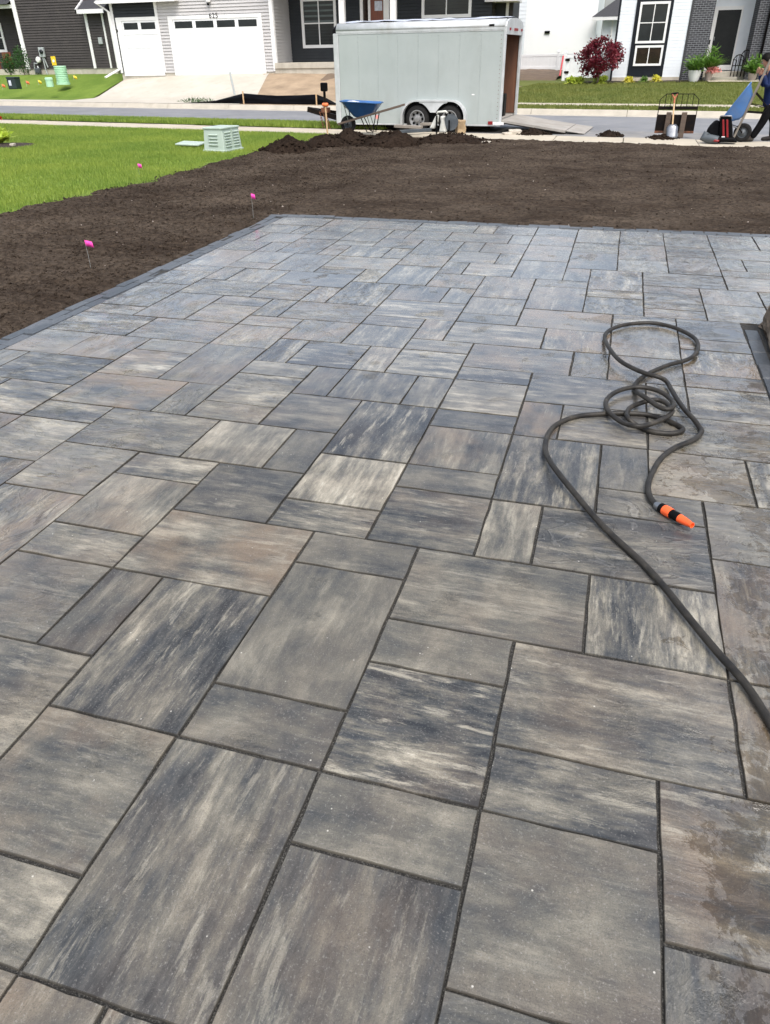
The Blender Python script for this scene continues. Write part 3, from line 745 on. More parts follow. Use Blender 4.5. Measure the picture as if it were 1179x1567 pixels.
# look of the slabs one can recognise: key 'x0 y0' -> tone, streak, warmth, wet, streak direction (x or y)
LOOK = {'-6 0': (.40, .70, .1, .4, 'y'), '-7 1': (.39, .30, .3, .4, 'y'), '-9 1': (.47, .3, .35, .45, 'x'), '-9 3': (.62, .55, .3, .42, 'y'), '-7 3': (.56, .5, .65, .35, 'y'),
 '-8 -1': (.52, .45, .2, .4, 'x'), '-6 -2': (.53, .35, .55, .4, 'x'), '-4 -3': (.44, .55, .2, .38, 'y'), '-6 -3': (.55, .5, .1, .4, 'y'), '-4 0': (.42, .25, .2, .38, 'y'), '-4 1': (.50, .22, .1, .35, 'x'),
 '-4 4': (.45, .22, .1, .35, 'x'), '-2 0': (.40, .95, .25, .38, 'x'), '-2 2': (.48, .25, .2, .35, 'x'), '-2 3': (.48, .4, .25, .36, 'y'), '1 3': (.50, .85, .1, .50, 'y'), '0 1': (.44, .65, .3, .50, 'x'),
 '0 0': (.42, .65, .1, .42, 'y'), '0 -2': (.46, .25, .3, .38, 'x'), '-2 -1': (.46, .28, .15, .37, 'x'), '-2 -4': (.45, .45, .3, .36, 'y'), '2 -1': (.50, .65, .6, .60, 'x'), '2 -3': (.50, .45, .5, .60, 'y'),
 '3 1': (.52, .5, .6, .56, 'y'), '3 3': (.52, .6, .6, .60, 'x'), '0 5': (.36, .45, .15, .60, 'x'), '-5 6': (.68, .6, .15, .35, 'y'), '-5 5': (.48, .75, .25, .38, 'x'), '-7 5': (.38, .4, .1, .38, 'x'),
 '-8 7': (.64, .45, .2, .38, 'y'), '-6 7': (.46, .12, .1, .38, 'y'), '-5 8': (.34, .8, .1, .38, 'y'), '-9 4': (.62, .4, .5, .38, 'y'), '-9 6': (.56, .7, .2, .38, 'x'), '-11 5': (.60, .35, .4, .45, 'x'),
 '-11 7': (.50, .5, .25, .55, 'x'), '-13 6': (.62, .5, .3, .48, 'x'), '-3 8': (.48, .5, .5, .38, 'y'), '-3 7': (.46, .3, .1, .38, 'x'), '-3 5': (.42, .6, .35, .38, 'x'), '-1 5': (.56, .5, .35, .36, 'y'),
 '-1 7': (.38, .75, .1, .42, 'y'), '-3 11': (.56, .55, .3, .38, 'x'), '-3 10': (.40, .3, .1, .38, 'x'), '-9 10': (.60, .6, .1, .4, 'x'), '-9 9': (.50, .45, .45, .4, 'x'), '-7 9': (.42, .4, .2, .38, 'x'),
 '2 8': (.66, .25, .5, .62, 'x'), '3 6': (.54, .3, .2, .58, 'x'), '1 8': (.42, .3, .1, .45, 'x'), '1 7': (.46, .3, .1, .52, 'x'), '0 10': (.46, .6, .2, .5, 'x'), '2 10': (.52, .5, .45, .62, 'x')}
used = {}
rects = [tuple(map(int, r.split())) for r in PAVERS.replace('\n', '').split(';') if r.strip()]
for (a, c, d, e) in rects:
    wx, wy = d - a, e - c
    key = '%d %d' % (a, c)
    tone, streak, warm, wet, sd = LOOK.get(key, (RND.gauss(.48, .085), RND.uniform(.25, .9), RND.uniform(0, 1.0), RND.uniform(.36, .56), RND.choice('xy')))
    if wx != wy: rot = 0 if wx > wy else math.pi / 2
    else: rot = 0 if sd == 'x' else math.pi / 2
    size = (max(wx, wy), min(wx, wy))
    if size == (3, 1): size = (3, 1)
    me = RND.choice(PM.setdefault(size, [paver_mesh(*size, k) for k in range(3)]))
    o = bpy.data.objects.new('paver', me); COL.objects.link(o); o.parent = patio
    o.location = (GX0 + (a + d) / 2 * U + RND.uniform(-.0012, .0012), GY0 + (c + e) / 2 * U + RND.uniform(-.0012, .0012), RND.uniform(-.0012, .0012))
    o.rotation_euler = (RND.gauss(0, .0016), RND.gauss(0, .0016), rot + RND.choice((0, math.pi)) + RND.gauss(0, .0015))
    cl_ = RND.randint(30, 75) if (a >= 0 and c >= 4) or a <= -9 else (RND.randint(10, 30) if a >= 0 else RND.choice((0, 0, 0, 6, 12)))
    if c > 20 and a < 0: cl_ = RND.choice((0, 10, 20, 40))
    o.pass_index = cl_
    o.color = (max(.2, min(.8, tone)), streak, warm, wet)

# double row of dark edging bricks
def edge_mesh(var):
    r = random.Random(900 + var); b_ = MB()
    hx, hy = .1035, .0395
    out = [(-hx, -hy), (0, -hy + r.uniform(-.003, .003)), (hx, -hy), (hx + r.uniform(-.002, .002), 0), (hx, hy), (0, hy + r.uniform(-.003, .003)), (-hx, hy), (-hx + r.uniform(-.002, .002), 0)]
    vs_ = []; m = 8
    for s, z in ((1, -.07), (1, -.008), (.93, 0)):
        for x, y in out: vs_.append((x * (1 - (1 - s) * .5), y * s, z + (r.uniform(-.001, .001) if z == 0 else 0)))
    fs = [(g * m + k, g * m + (k + 1) % m, (g + 1) * m + (k + 1) % m, (g + 1) * m + k) for g in range(2) for k in range(m)] + [tuple(2 * m + k for k in range(m))]
    me = bpy.data.meshes.new('edging_brick'); me.from_pydata(vs_, [], fs); me.materials.append(M['edging']); return me
EM = [edge_mesh(k) for k in range(4)]
def edging(x, y, rot, dz=0):
    o = bpy.data.objects.new('edging_brick', RND.choice(EM)); COL.objects.link(o); o.parent = patio
    o.location = (x + RND.gauss(0, .0015), y + RND.gauss(0, .0015), dz + RND.gauss(.001, .0035))
    o.rotation_euler = (RND.gauss(0, .012), RND.gauss(0, .012), rot + RND.gauss(0, .006))
BL = 1.065 * U
for row in (0, 1):
    x = GX0 - (17.21 + .415 * row) * U
    y = GY0 + (-4.2 + .5 * row) * U
    while y < GY0 + 34.0 * U:
        edging(x, y, math.pi / 2, -.004 * row); y += BL
    y = GY0 + (34.21 + .415 * row) * U
    x = GX0 - (17.4 - .5 * row) * U
    while x < GX0 + 9 * U:
        edging(x, y, 0, -.004 * row); x += BL
    if row == 0:
        y = GY0 + 8.2 * U
        while y < GY0 + 19.6 * U:
            edging(GX0 + 5.22 * U, y, math.pi / 2); y += BL

# ------------------------------------------------------------------ houses
def fr(pl, pr, row, pt, pb, Y):
    m = (pl + pr) / 2
    return at(pl, row, Y).x, at(pr, row, Y).x, at(m, pb, Y).z, at(m, pt, Y).z
def siding(b, x0, x1, z0, z1, Y, ex=.13, dp=.046):
    z = z0
    while z < z1 - .02:
        t = min(z + ex, z1)
        b.add([(x0, Y - dp, z), (x1, Y - dp, z), (x1, Y - .004, t), (x0, Y - .004, t), (x0, Y, z), (x1, Y, z)], [(0, 1, 2, 3), (4, 5, 1, 0)])
        z = t
    return b
def siding_x(b, X, y0, y1, z0, z1, sgn=1, ex=.13):
    z = z0
    while z < z1 - .02:
        t = min(z + ex, z1)
        b.add([(X + sgn * .034, y0, z), (X + sgn * .034, y1, z), (X + sgn * .004, y1, t), (X + sgn * .004, y0, t), (X, y0, z), (X, y1, z)], [(0, 1, 2, 3), (4, 5, 1, 0)])
        z = t
    return b
def bx(name, mat, parent, *boxes, bevel=0):
    b = MB()
    for q in boxes: b.box(*q)
    return b.build(name, mat, parent, bevel=bevel, world=True)
def window(parent, x0, x1, z0, z1, Y, fw, cols, rows, glass='glass', bar=.05, blinds=False, trim='white_paint'):
    """white trim, sash bars proud of the panes; panes are sub-parts"""
    b = MB()
    b.box(x0, x1, Y - .06, Y, z0, z0 + fw); b.box(x0, x1, Y - .06, Y, z1 - fw, z1)
    b.box(x0, x0 + fw, Y - .0595, Y, z0 + fw, z1 - fw); b.box(x1 - fw, x1, Y - .0595, Y, z0 + fw, z1 - fw)
    ix0, ix1, iz0, iz1 = x0 + fw, x1 - fw, z0 + fw, z1 - fw
    for k in range(1, cols):
        x = ix0 + (ix1 - ix0) * k / cols; b.box(x - bar / 2, x + bar / 2, Y - .045, Y - .004, iz0, iz1)
    for k in range(1, rows):
        z = iz0 + (iz1 - iz0) * k / rows; b.box(ix0, ix1, Y - .0445, Y - .004, z - bar / 2, z + bar / 2)
    wdw = b.build('window', M[trim], parent, world=True)
    def sub(bb, nm, mt):
        o = bb.build(nm, M[mt], None, world=False)
        o.data.transform(Matrix.Translation(-parent.location)); o.parent = wdw; return o
    for i in range(cols):
        for j in range(rows):
            a = ix0 + (ix1 - ix0) * i / cols; c = ix0 + (ix1 - ix0) * (i + 1) / cols
            d = iz0 + (iz1 - iz0) * j / rows; e = iz0 + (iz1 - iz0) * (j + 1) / rows
            sub(MB().box(a, c, Y - .022, Y - .008, d, e), 'pane', glass)
            if blinds and j == rows - 1:
                q = MB(); z = d + .04
                while z < e - .05:
                    q.box(a + .03, c - .03, Y - .028, Y - .024, z, z + .075); z += .21
                sub(q, 'blind', 'blind')
    return wdw

# ---- house with the two garage doors (number 625)
YG = 37.3
gz = at(330, 114.5, YG).z
XL, XR = at(178, 60, YG).x, at(420, 60, YG).x
YP = XR / (at(445, 60, 1.0).x)
hB = thing('garage_house', 'grey sided house with two white garage doors and number 625 over the wide one', 'house', (XL, YG, gz))
zE = at(200, 4, YG).z
XD = at(246, 60, YG).x                              # white board between dark bay and light bay
b = MB(); siding(b, XL, XD, gz + .12, zE, YG); b.build('siding', M['siding_dark'], hB, world=True)
b = MB(); siding(b, XD, XR, gz + .12, zE + 1.2, YG); b.build('siding', M['siding_light'], hB, world=True)
b = MB(); siding_x(b, XR, YG, YP, gz + .12, zE + 1.2); b.build('siding', M['siding_light'], hB, world=True)
bx('foundation', M['concrete'], hB, (XL, XR - .001, YG - .012, YG + .1, gz - .25, gz + .13), (XR - .1, XR + .012, YG + .002, YP, gz - .25, gz + .13))
bx('core', M['siding_light'], hB, (XL + .02, XR - .02, YG + .01, YG + 8, gz - .2, zE + 1.2))
x = at(245.7, 60, YG).x; bx('corner_board', M['white_paint'], hB, (x - .07, x + .07, YG - .062, YG, gz + .13, zE))
bx('corner_board', M['white_paint'], hB, (XR - .13, XR + .044, YG - .062, YG + .0, gz + .13, zE + 1.2), (XR + .001, XR + .056, YG, YG + .11, gz + .13, zE + 1.2))
x = at(180, 60, YG).x; bx('corner_board', M['white_paint'], hB, (XL - .03, XL + .10, YG - .062, YG + .05, gz + .13, zE))
# doors
def garage_door(pl, pr, pt, pb, nwin, tl, tr, ttop):
    x0, x1, z0, z1 = fr(pl, pr, 60, pt, pb, YG)
    tx0, tx1 = at(tl, 60, YG).x, at(tr, 60, YG).x; tz = at((pl + pr) / 2, ttop, YG).z
    bx('door_trim', M['white_paint'], hB, (tx0, x0, YG - .07, YG, gz, z1), (x1, tx1, YG - .07, YG, gz, z1), (tx0, tx1, YG - .072, YG, z1, tz))
    b = MB().box(x0, x1, YG - .026, YG - .006, gz, z1)
    gd = b.build('garage_door', M['garage_white'], hB, world=True)
    H = z1 - gz
    for k in range(4):
        a = gz + H * k / 4 + .006; c = gz + H * (k + 1) / 4 - .006
        o = MB().box(x0 + .004, x1 - .004, YG - .045, YG - .020, a, c).build('panel', M['garage_white'], None, bevel=.006)
        o.data.transform(Matrix.Translation(-hB.location)); o.parent = gd
        for q in range(2 * nwin):
            if k == 3: continue
            e = (x1 - x0) / (2 * nwin); d = x0 + e * q
            o = MB().box(d + .05, d + e - .05, YG - .049, YG - .044, a + .10, c - .10).build('raised_field', M['garage_white'], None, bevel=.004)
            o.data.transform(Matrix.Translation(-hB.location)); o.parent = gd
    for q in range(nwin):
        e = (x1 - x0) / nwin; d = x0 + e * q
        za, zb_ = gz + H * .845, gz + H * .965
        o = MB().box(d + .09, d + e - .09, YG - .052, YG - .047, za, zb_).build('window_pane', M['glass'], None)
        o.data.transform(Matrix.Translation(-hB.location)); o.parent = gd
    return tz
garage_door(191.5, 244, 31, 114.5, 2, 183, 245.6, 25.5)
tz = garage_door(269, 398.7, 27.5, 114.5, 4, 262, 404, 22)
# house number
fc = bpy.data.curves.new('house_number', 'FONT'); fc.body = '625'; fc.size = .29; fc.extrude = .006; fc.align_x = 'CENTER'; fc.space_character = 1.15
p = at(327, 27, YG - .08)
to = bpy.data.objects.new('house_number', fc); COL.objects.link(to)
to.matrix_world = Matrix.Translation((p.x, YG - .078, p.z)) @ Matrix.Rotation(math.pi / 2, 4, 'X')
dg = bpy.context.evaluated_depsgraph_get()
me = bpy.data.meshes.new_from_object(to.evaluated_get(dg)); me.transform(to.matrix_world); me.transform(Matrix.Translation(-hB.location))
bpy.data.objects.remove(to, do_unlink=True)
me.materials.clear(); me.materials.append(M['text_black'])
to = bpy.data.objects.new('house_number', me); COL.objects.link(to); to.parent = hB
p = at(319, 2, YG - .1)
b = MB().lathe([(.0, .0), (.10, .0), (.12, .05), (.12, .16), (.0, .16)], 12, Matrix.Translation((p.x, YG - .12, p.z - .02)))
b.build('flood_lamp', M['white_paint'], hB, smooth='auto', world=True)
p = at(319, 6, YG - .1); b = MB().lathe([(0, -.05), (.05, -.03), (.055, .03), (0, .05)], 10, Matrix.Translation((p.x, YG - .14, p.z)))
b.build('lamp_sensor', M['black_plastic'], hB, smooth=True, world=True)
p = at(181, 47, YG); bx('wall_sconce', M['black_metal'], hB, (p.x - .04, p.x + .03, YG - .09, YG - .04, p.z - .05, p.z + .06))
# eave: soffit, white gutter, shingles
b = MB(); b.box(XL - .45, XD + 1.3, YG - .42, YG + .02, zE, zE + .05); b.box(XL - .45, XD + 1.3, YG - .50, YG - .42, zE - .02, zE + .12)
b.build('gutter', M['white_paint'], hB, world=True)
b = MB(); b.add([(XL - .5, YG - .50, zE + .13), (XD + 1.3, YG - .50, zE + .13), (XD + 1.3, YG + 3.2, zE + 2.0), (XL - .5, YG + 3.2, zE + 2.0)], [(0, 1, 2, 3)])
b.build('roof', M['shingle'], hB, world=True)
b = MB(); b.prism([(XL - .3, zE + 1.25), (XR + .5, zE + 1.25), ((XL + XR) / 2, zE + 4.2)], YG + 1.2, YG + 9); b.build('roof', M['shingle'], hB, world=True)
# downspout with elbow onto the grass
b = MB(); xx = XL - .06
p0 = at(150, 3, YG - .1); p1 = at(168, 19, YG - .1); p2 = at(186.5, 106, YG - .08); p3 = at(163, 118, YG - .9)
b.bar((p0.x, YG - .4, p0.z), (p1.x, YG - .09, p1.z), .09, .07); b.bar((p1.x, YG - .09, p1.z + .02), (p1.x, YG - .09, p2.z), .09, .07); b.bar((p1.x, YG - .09, p2.z + .03), (p3.x, YG - 1.0, p3.z), .09, .07)
b.build('downspout', M['white_paint'], hB, world=True)
# porch front
XE = at(781, 20, YP).x
pz = at(480, 95, YG - .2).z                         # porch slab top
pb = at(480, 104, YG - .2).z
b = MB(); siding(b, XR + .035, at(753, 20, YP).x, pz - .1, zE + 1.6, YP); b.build('siding', M['siding_dark'], hB, world=True)
xa, xb_, xc = at(753, 20, YP).x, at(770, 20, YP).x, XE
b = MB(); siding(b, xb_, xc, pz - .6, zE + 1.6, YP + .9); b.build('siding', M['siding_brown'], hB, world=True)
b = MB(); siding_x(b, xa, YP, YP + .9, pz - .6, zE + 1.6); b.build('siding', M['siding_brown'], hB, world=True)
bx('corner_board', M['white_paint'], hB, (xb_, xb_ + .13, YP + .85, YP + .9, pz - .6, zE + 1.6))
bx('core', M['siding_dark'], hB, (XR + .01, xa - .01, YP + .01, YP + 6, gz - .2, zE + 1.55), (xa - .02, xc, YP + .91, YP + 3, gz - .2, zE + 1.55))
bx('porch_slab', M['concrete'], hB, (XR + .02, xa - .4, YG - .25, YP - .03, pb, pz), bevel=.01)
bx('porch_footing', M['concrete'], hB, (XR + .013, xa - .45, YG - .20, YP - .03, gz - .3, pb))
def pw(pl, pr, row, pt, pb_, cols, rows, **k):
    x0, x1, z0, z1 = fr(pl, pr, row, pt, pb_, YP); return window(hB, x0, x1, z0, z1, YP - .02, .13, cols, rows, **k)
pw(463.5, 516.5, 50, -4, 73, 2, 2, blinds=True)
pw(646, 722, 15, -42, 27, 2, 2, blinds=True)
# entrance: sidelight, brown door with a notice, white posts
def col_(pl, pr, row, y0, y1, nm='post', mt='white_paint', zt_=None):
    x0, x1 = at(pl, row, y0).x, at(pr, row, y0).x
    return bx(nm, M[mt], hB, (x0, x1, y0 - .0, y1, pz, zE + 1.0))
col_(518.5, 527, 15, YG - .1, YG + .1); col_(597, 606, 15, YG - .1, YG + .1)
col_(551, 555.5, 15, YP - .10, YP - .02, 'door_frame'); col_(563.5, 567, 15, YP - .095, YP - .02, 'door_frame'); col_(587, 595.5, 15, YP - .10, YP - .02, 'door_frame')
col_(555.5, 563.5, 15, YP - .05, YP - .02, 'sidelight', 'glass_brown')
dr = col_(567, 587, 15, YP - .07, YP - .02, 'front_door', 'door_brown')
x0, x1, z0, z1 = fr(573.5, 585, 8, 1, 16, YP - .08)
o = MB().box(x0, x1, YP - .078, YP - .072, z0, z1).build('notice', M['paper'], None); o.data.transform(Matrix.Translation(-hB.location)); o.parent = dr
b = MB(); b.add([(XR - .3, YG - .9, zE + 1.35), (XE + .6, YG - .9, zE + 1.35), (XE + .6, YP + 4.5, zE + 4.2), (XR - .3, YP + 4.5, zE + 4.2), (XR - .3, YG - .9, zE + 1.25), (XE + .6, YG - .9, zE + 1.25)], [(0, 1, 2, 3), (4, 5, 1, 0), (4, 5, 2, 3)])
b.build('roof', M['shingle'], hB, world=True)
p = at(757, 3, YP); bx('soffit', M['white_paint'], hB, (xa - .3, XE + .35, YP - .3, YP + 1.2, at(770, 2, YP).z, at(770, 2, YP).z + .08))

# driveway, path and bare dirt in front of it
def poly_sheet(name, pts, mat, dz=.006, kind='structure', n=14):
    """sheet over a quad given by four ground points (near-left, near-right, far-right, far-left), draped on the terrain"""
    A, B_, C, D = [np.array(p, float) for p in pts]
    u = np.linspace(0, 1, n + 1); UU, VV = np.meshgrid(u, u)
    P = (A[None, None] * ((1 - UU) * (1 - VV))[..., None] + B_[None, None] * (UU * (1 - VV))[..., None] + C[None, None] * (UU * VV)[..., None] + D[None, None] * ((1 - UU) * VV)[..., None])
    Z = zt(P[..., 0], P[..., 1]) + dz
    V = np.stack([P[..., 0], P[..., 1], Z], -1).reshape(-1, 3)
    i = np.arange(n)[:, None] * (n + 1) + np.arange(n)[None, :]
    F = np.stack([i, i + 1, i + n + 2, i + n + 1], -1).reshape(-1, 4)
    return tag(np_mesh(name, V, F, mat, None, True), kind=kind)
xd0, xd1 = XL + .1, at(408, 115, YG).x + .25
dwl = (-24.5, Yv(-24.5, 26.6)); dwr = (-14.6, Yv(-14.6, 26.6))
poly_sheet('dirt_yard', [(-15.5, Yv(-15.5, 26.6)), (-8.0, Yv(-8.0, 26.6)), (XE + 1, YG + .6), (xd1 - .3, YG + .6)], M['bare_dirt'], .012)
poly_sheet('driveway', [dwl, dwr, (xd1, YG + .02), (xd0, YG + .02)], M['drive'], .02)
p0, p1 = at(425, 120, YG - .9), at(515, 123, YG - .9)
bx_ = MB(); bx_.add([(xd1 - .1, YG - .9, gz - .10), (XE, YG - .9, gz - .10), (XE, YG - .22, gz - .06), (xd1 - .1, YG - .22, gz - .06)], [(0, 1, 2, 3)])
tag(bx_.build('front_path', M['walk']), kind='structure')
poly_sheet('side_lawn', [(-42, Yv(-42, 27.2)), (-24.8, Yv(-24.8, 27.2)), (XL - .02, YG + 4.5), (-42, YG + 5.5)], M['lawn'], .010, n=30)
poly_sheet('side_path', [(-44, Yv(-44, 26.62)), (-23.5, Yv(-23.5, 26.62)), (-23.2, Yv(-23.2, 27.9)), (-44, Yv(-44, 27.9))], M['drive'], .016)

# ---- dark house at far left
YA = 41.5
az = at(100, 108, YA).z
ax0, ax1 = at(33, 60, YA).x, at(142, 60, YA).x
hA = thing('dark_house', 'dark brown-grey sided house at far left with meters on its wall', 'house', (ax1, YA, az - .2))
b = MB(); siding(b, ax0, ax1 + .2, az + .1, az + 6, YA, .125); b.build('siding', M['siding_brown'], hA, world=True)
wx0, wx1 = ax1, at(176, 60, YA).x
zr = at(150, 19, YA).z
b = MB(); siding(b, wx0, wx1, az + .1, zr, YA - .3, .125); b.build('siding', M['siding_brown'], hA, world=True)
bx('core', M['siding_brown'], hA, (ax0 - 4, ax1 + .1, YA + 1.8, YA + 9, az - .3, az + 6), (ax0 + .02, ax1 + .1, YA + .01, YA + 2, az - .3, az + 6), (wx0 + .02, wx1 - .01, YA - .29, YA + 5, az - .3, zr))
bx('foundation', M['concrete'], hA, (ax0, ax1 + .1, YA - .015, YA + .2, az - .4, az + .1), (wx0, wx1, YA - .315, YA - .1, az - .4, az + .1))
bx('corner_board', M['white_paint'], hA, (ax0 - .10, ax0 + .16, YA - .065, YA + .05, az + .1, az + 6))
bx('corner_board', M['white_paint'], hA, (wx0 - .02, wx0 + .14, YA - .368, YA - .29, az + .1, zr))
x = at(163.5, 60, YA - .3).x; bx('corner_board', M['white_paint'], hA, (x - .05, x + .05, YA - .365, YA - .30, az + .1, zr))
x = at(174, 60, YA - .3).x; bx('corner_board', M['white_paint'], hA, (x - .06, x + .06, YA - .365, YA - .30, az + .1, zr))
# wing roof: shingles falling towards the street, white fascia and rake
b = MB(); b.add([(wx0 - .15, YA - .75, zr + .12), (wx1 + .1, YA - .75, zr + .12), (wx1 + .1, YA + 2.2, zr + 1.9), (wx0 - .15, YA + 2.2, zr + 1.9)], [(0, 1, 2, 3)]); b.build('roof', M['shingle'], hA, world=True)
b = MB(); b.box(wx0 - .2, wx1 + .1, YA - .80, YA - .74, zr - .06, zr + .13)
b.add([(wx0 - .2, YA - .8, zr - .06), (wx0 - .2, YA - .8, zr + .16), (wx0 - .2, YA + 2.2, zr + 1.98), (wx0 - .2, YA + 2.2, zr + 1.74), (wx0 - .12, YA - .8, zr - .06), (wx0 - .12, YA - .8, zr + .16), (wx0 - .12, YA + 2.2, zr + 1.98), (wx0 - .12, YA + 2.2, zr + 1.74)], [(0, 1, 2, 3), (7, 6, 5, 4), (1, 5, 6, 2), (0, 4, 5, 1), (0, 3, 7, 4)])
b.build('fascia', M['white_paint'], hA, world=True)
p = at(155, 62, YA - .3); bx('outlet_box', M['grey_meter'], hA, (p.x - .12, p.x + .12, YA - .42, YA - .32, p.z - .16, p.z + .16), bevel=.02)
# recessed porch at the left edge
bz = at(5, 50, YA + 1.5)
b = MB(); siding(b, ax0 - 4, ax0 - .05, az + .1, az + 6, YA + 1.5, .125); b.build('siding', M['siding_brown'], hA, world=True)
x0, x1, z0, z1 = fr(-26, 8, 60, 35, 80, YA + 1.5); window(hA, x0, x1, z0, z1, YA + 1.48, .14, 2, 2)
zz = at(5, 11, YA).z; bx('porch_beam', M['white_paint'], hA, (ax0 - 4, ax0 - .11, YA - .1, YA + .08, zz - .05, zz + .12))
b = MB(); b.add([(ax0 - 4, YA - .4, zz + .13), (ax0 - .1, YA - .4, zz + .13), (ax0 - .1, YA + 1.5, zz + 1.0), (ax0 - 4, YA + 1.5, zz + 1.0)], [(0, 1, 2, 3)]); b.build('porch_roof', M['shingle'], hA, world=True)
bx('porch_floor', M['concrete'], hA, (ax0 - 4, ax0 - .12, YA - .2, YA + 1.48, az - .3, az + .12))
bx('roof', M['shingle'], hA, (ax0 - 4.3, ax1 + .4, YA - .3, YA + 9.3, az + 6.01, az + 6.3))
p = at(3, 92, YA); o = thing('porch_chair', 'low brown wooden chair on the porch of the dark house', 'chair', (p.x - .2, YA + .5, az + .12))
b = MB(); b.box(-.3, .3, -.25, .25, .32, .37); b.build('seat', M['door_brown'], o)
b = MB(); b.box(-.3, .3, .2, .25, .37, .85); b.build('backrest', M['door_brown'], o)
for sx in (-.27, .27):
    for sy in (-.22, .22): MB().box(sx - .03, sx + .03, sy - .03, sy + .03, 0, .32).build('leg', M['door_brown'], o)
# meters on the wall
def grounded(px, py, Y):
    q = at(px, py, Y); return q
q0, q1 = at(59, 72, YA - .1), at(70, 87, YA - .1)
em = thing('electric_meter', 'grey electric meter box with conduits on the dark siding', 'meter', ((q0.x + q1.x) / 2, YA - .03, q1.z))
H = q0.z - q1.z; Wm = q1.x - q0.x
MB().box(-Wm / 2, Wm / 2, -.16, -.02, 0, H).build('box', M['grey_meter'], em, bevel=.02)
MB().lathe([(0, 0), (Wm * .33, 0), (Wm * .33, .07), (Wm * .2, .10), (0, .10)], 14, Matrix.Translation((.04, -.16, H * .55)) @ Matrix.Rotation(math.pi / 2, 4, 'X')).build('dial', M['glass'], em, smooth='auto')
MB().tube([(-.02, -.09, 0), (.0, -.09, -.6), (.06, -.09, q1.z * 0 - 1.0)], .035, 8).build('conduit', M['grey_meter'], em)
MB().tube([(.06, -.09, 0), (.18, -.09, -.5)], .03, 8).build('conduit', M['grey_meter'], em)
q = at(60, 91, YA - .1)
gm = thing('gas_meter', 'white round gas meter with bent pipes low on the dark wall', 'meter', (q.x, YA - .15, az - .15))
Hh = q.z - (az - .15)
MB().lathe([(0, -.1), (.12, -.1), (.15, -.04), (.15, .06), (.12, .1), (0, .1)], 16, Matrix.Translation((0, 0, Hh)) @ Matrix.Rotation(math.pi / 2, 4, 'X')).build('body', M['white_paint'], gm, smooth='auto')
MB().tube([(-.08, 0, Hh - .12), (-.2, 0, Hh - .2), (-.34, 0, Hh - .15), (-.4, 0, Hh - .4), (-.4, 0, 0)], .035, 8).build('pipe', M['grey_meter'], gm, smooth=True)
MB().tube([(-.16, 0, Hh - .3), (-.15, 0, .25), (-.12, 0, 0)], .045, 8).build('pipe', M['grey_meter'], gm, smooth=True)
MB().obox((-.2, 0, .18), (.3, .2, .26)).build('regulator', M['machine_grey'], gm, bevel=.03)
q = at(85, 103, YA - .8)
ys = thing('marker_sign', 'yellow marker post with sign in front of the dark wall', 'sign', (q.x, YA - .8, at(84, 113, YA - .8).z))
MB().box(-.03, .03, -.02, .02, 0, .75).build('post', M['black_metal'], ys)
MB().box(-.15, .15, -.04, -.022, .42, .85).build('plate', M['yellow'], ys, bevel=.02)
MB().lathe([(0, 0), (.07, 0), (.07, .01), (0, .01)], 12, Matrix.Translation((0, -.042, .63)) @ Matrix.Rotation(math.pi / 2, 4, 'X')).build('emblem', M['white_paint'], ys)
# pedestals on the side lawn
Yq = 36.2
q = at(97, 127, Yq); qt = at(93, 100, Yq)
r_ = (at(104, 115, Yq).x - at(88.5, 115, Yq).x) / 2
cp = thing('ribbed_pedestal', 'tall mint green ribbed cylinder pedestal on the side lawn', 'pedestal', (q.x, Yq, q.z - .06))
H = qt.z - q.z + .05; prof = [(r_ * 1.1, 0), (r_ * 1.1, H * .12)]
for k in range(9):
    z = H * (.14 + .86 * k / 9); d = H * .86 / 9; prof += [(r_ * .92, z), (r_, z + d * .3), (r_, z + d * .7), (r_ * .92, z + d * .98)]
prof += [(0, H * 1.0)]
MB().lathe(prof, 20).build('ribbed_shell', M['mint'], cp, smooth='auto')
q = at(77, 131, 34.6); qt = at(77, 118, 34.6)
sp_ = thing('small_pedestal', 'short round mint green pedestal left of the ribbed one', 'pedestal', (q.x, 34.6, q.z - .04)); H = qt.z - q.z + .04
MB().lathe([(.17, 0), (.17, H * .72), (.185, H * .72), (.185, H * .9), (.15, H), (0, H)], 18).build('shell', M['mint'], sp_, smooth='auto')
q = at(23.5, 134.5, 34.4); qt = at(23.5, 117, 34.4)
ub = thing('dark_utility_box', 'small black-green utility box with white label on the side lawn', 'utility box', (q.x, 34.4, q.z - .04)); H = qt.z - q.z + .04
MB().box(-.24, .24, -.2, .2, 0, H * .85).build('body', M['dark_box'], ub, bevel=.03)
MB().box(-.26, .26, -.22, .22, H * .82, H).build('lid', M['dark_box'], ub, bevel=.04)
MB().box(-.14, .0, -.204, -.198, H * .3, H * .72).build('label', M['paper'], ub)
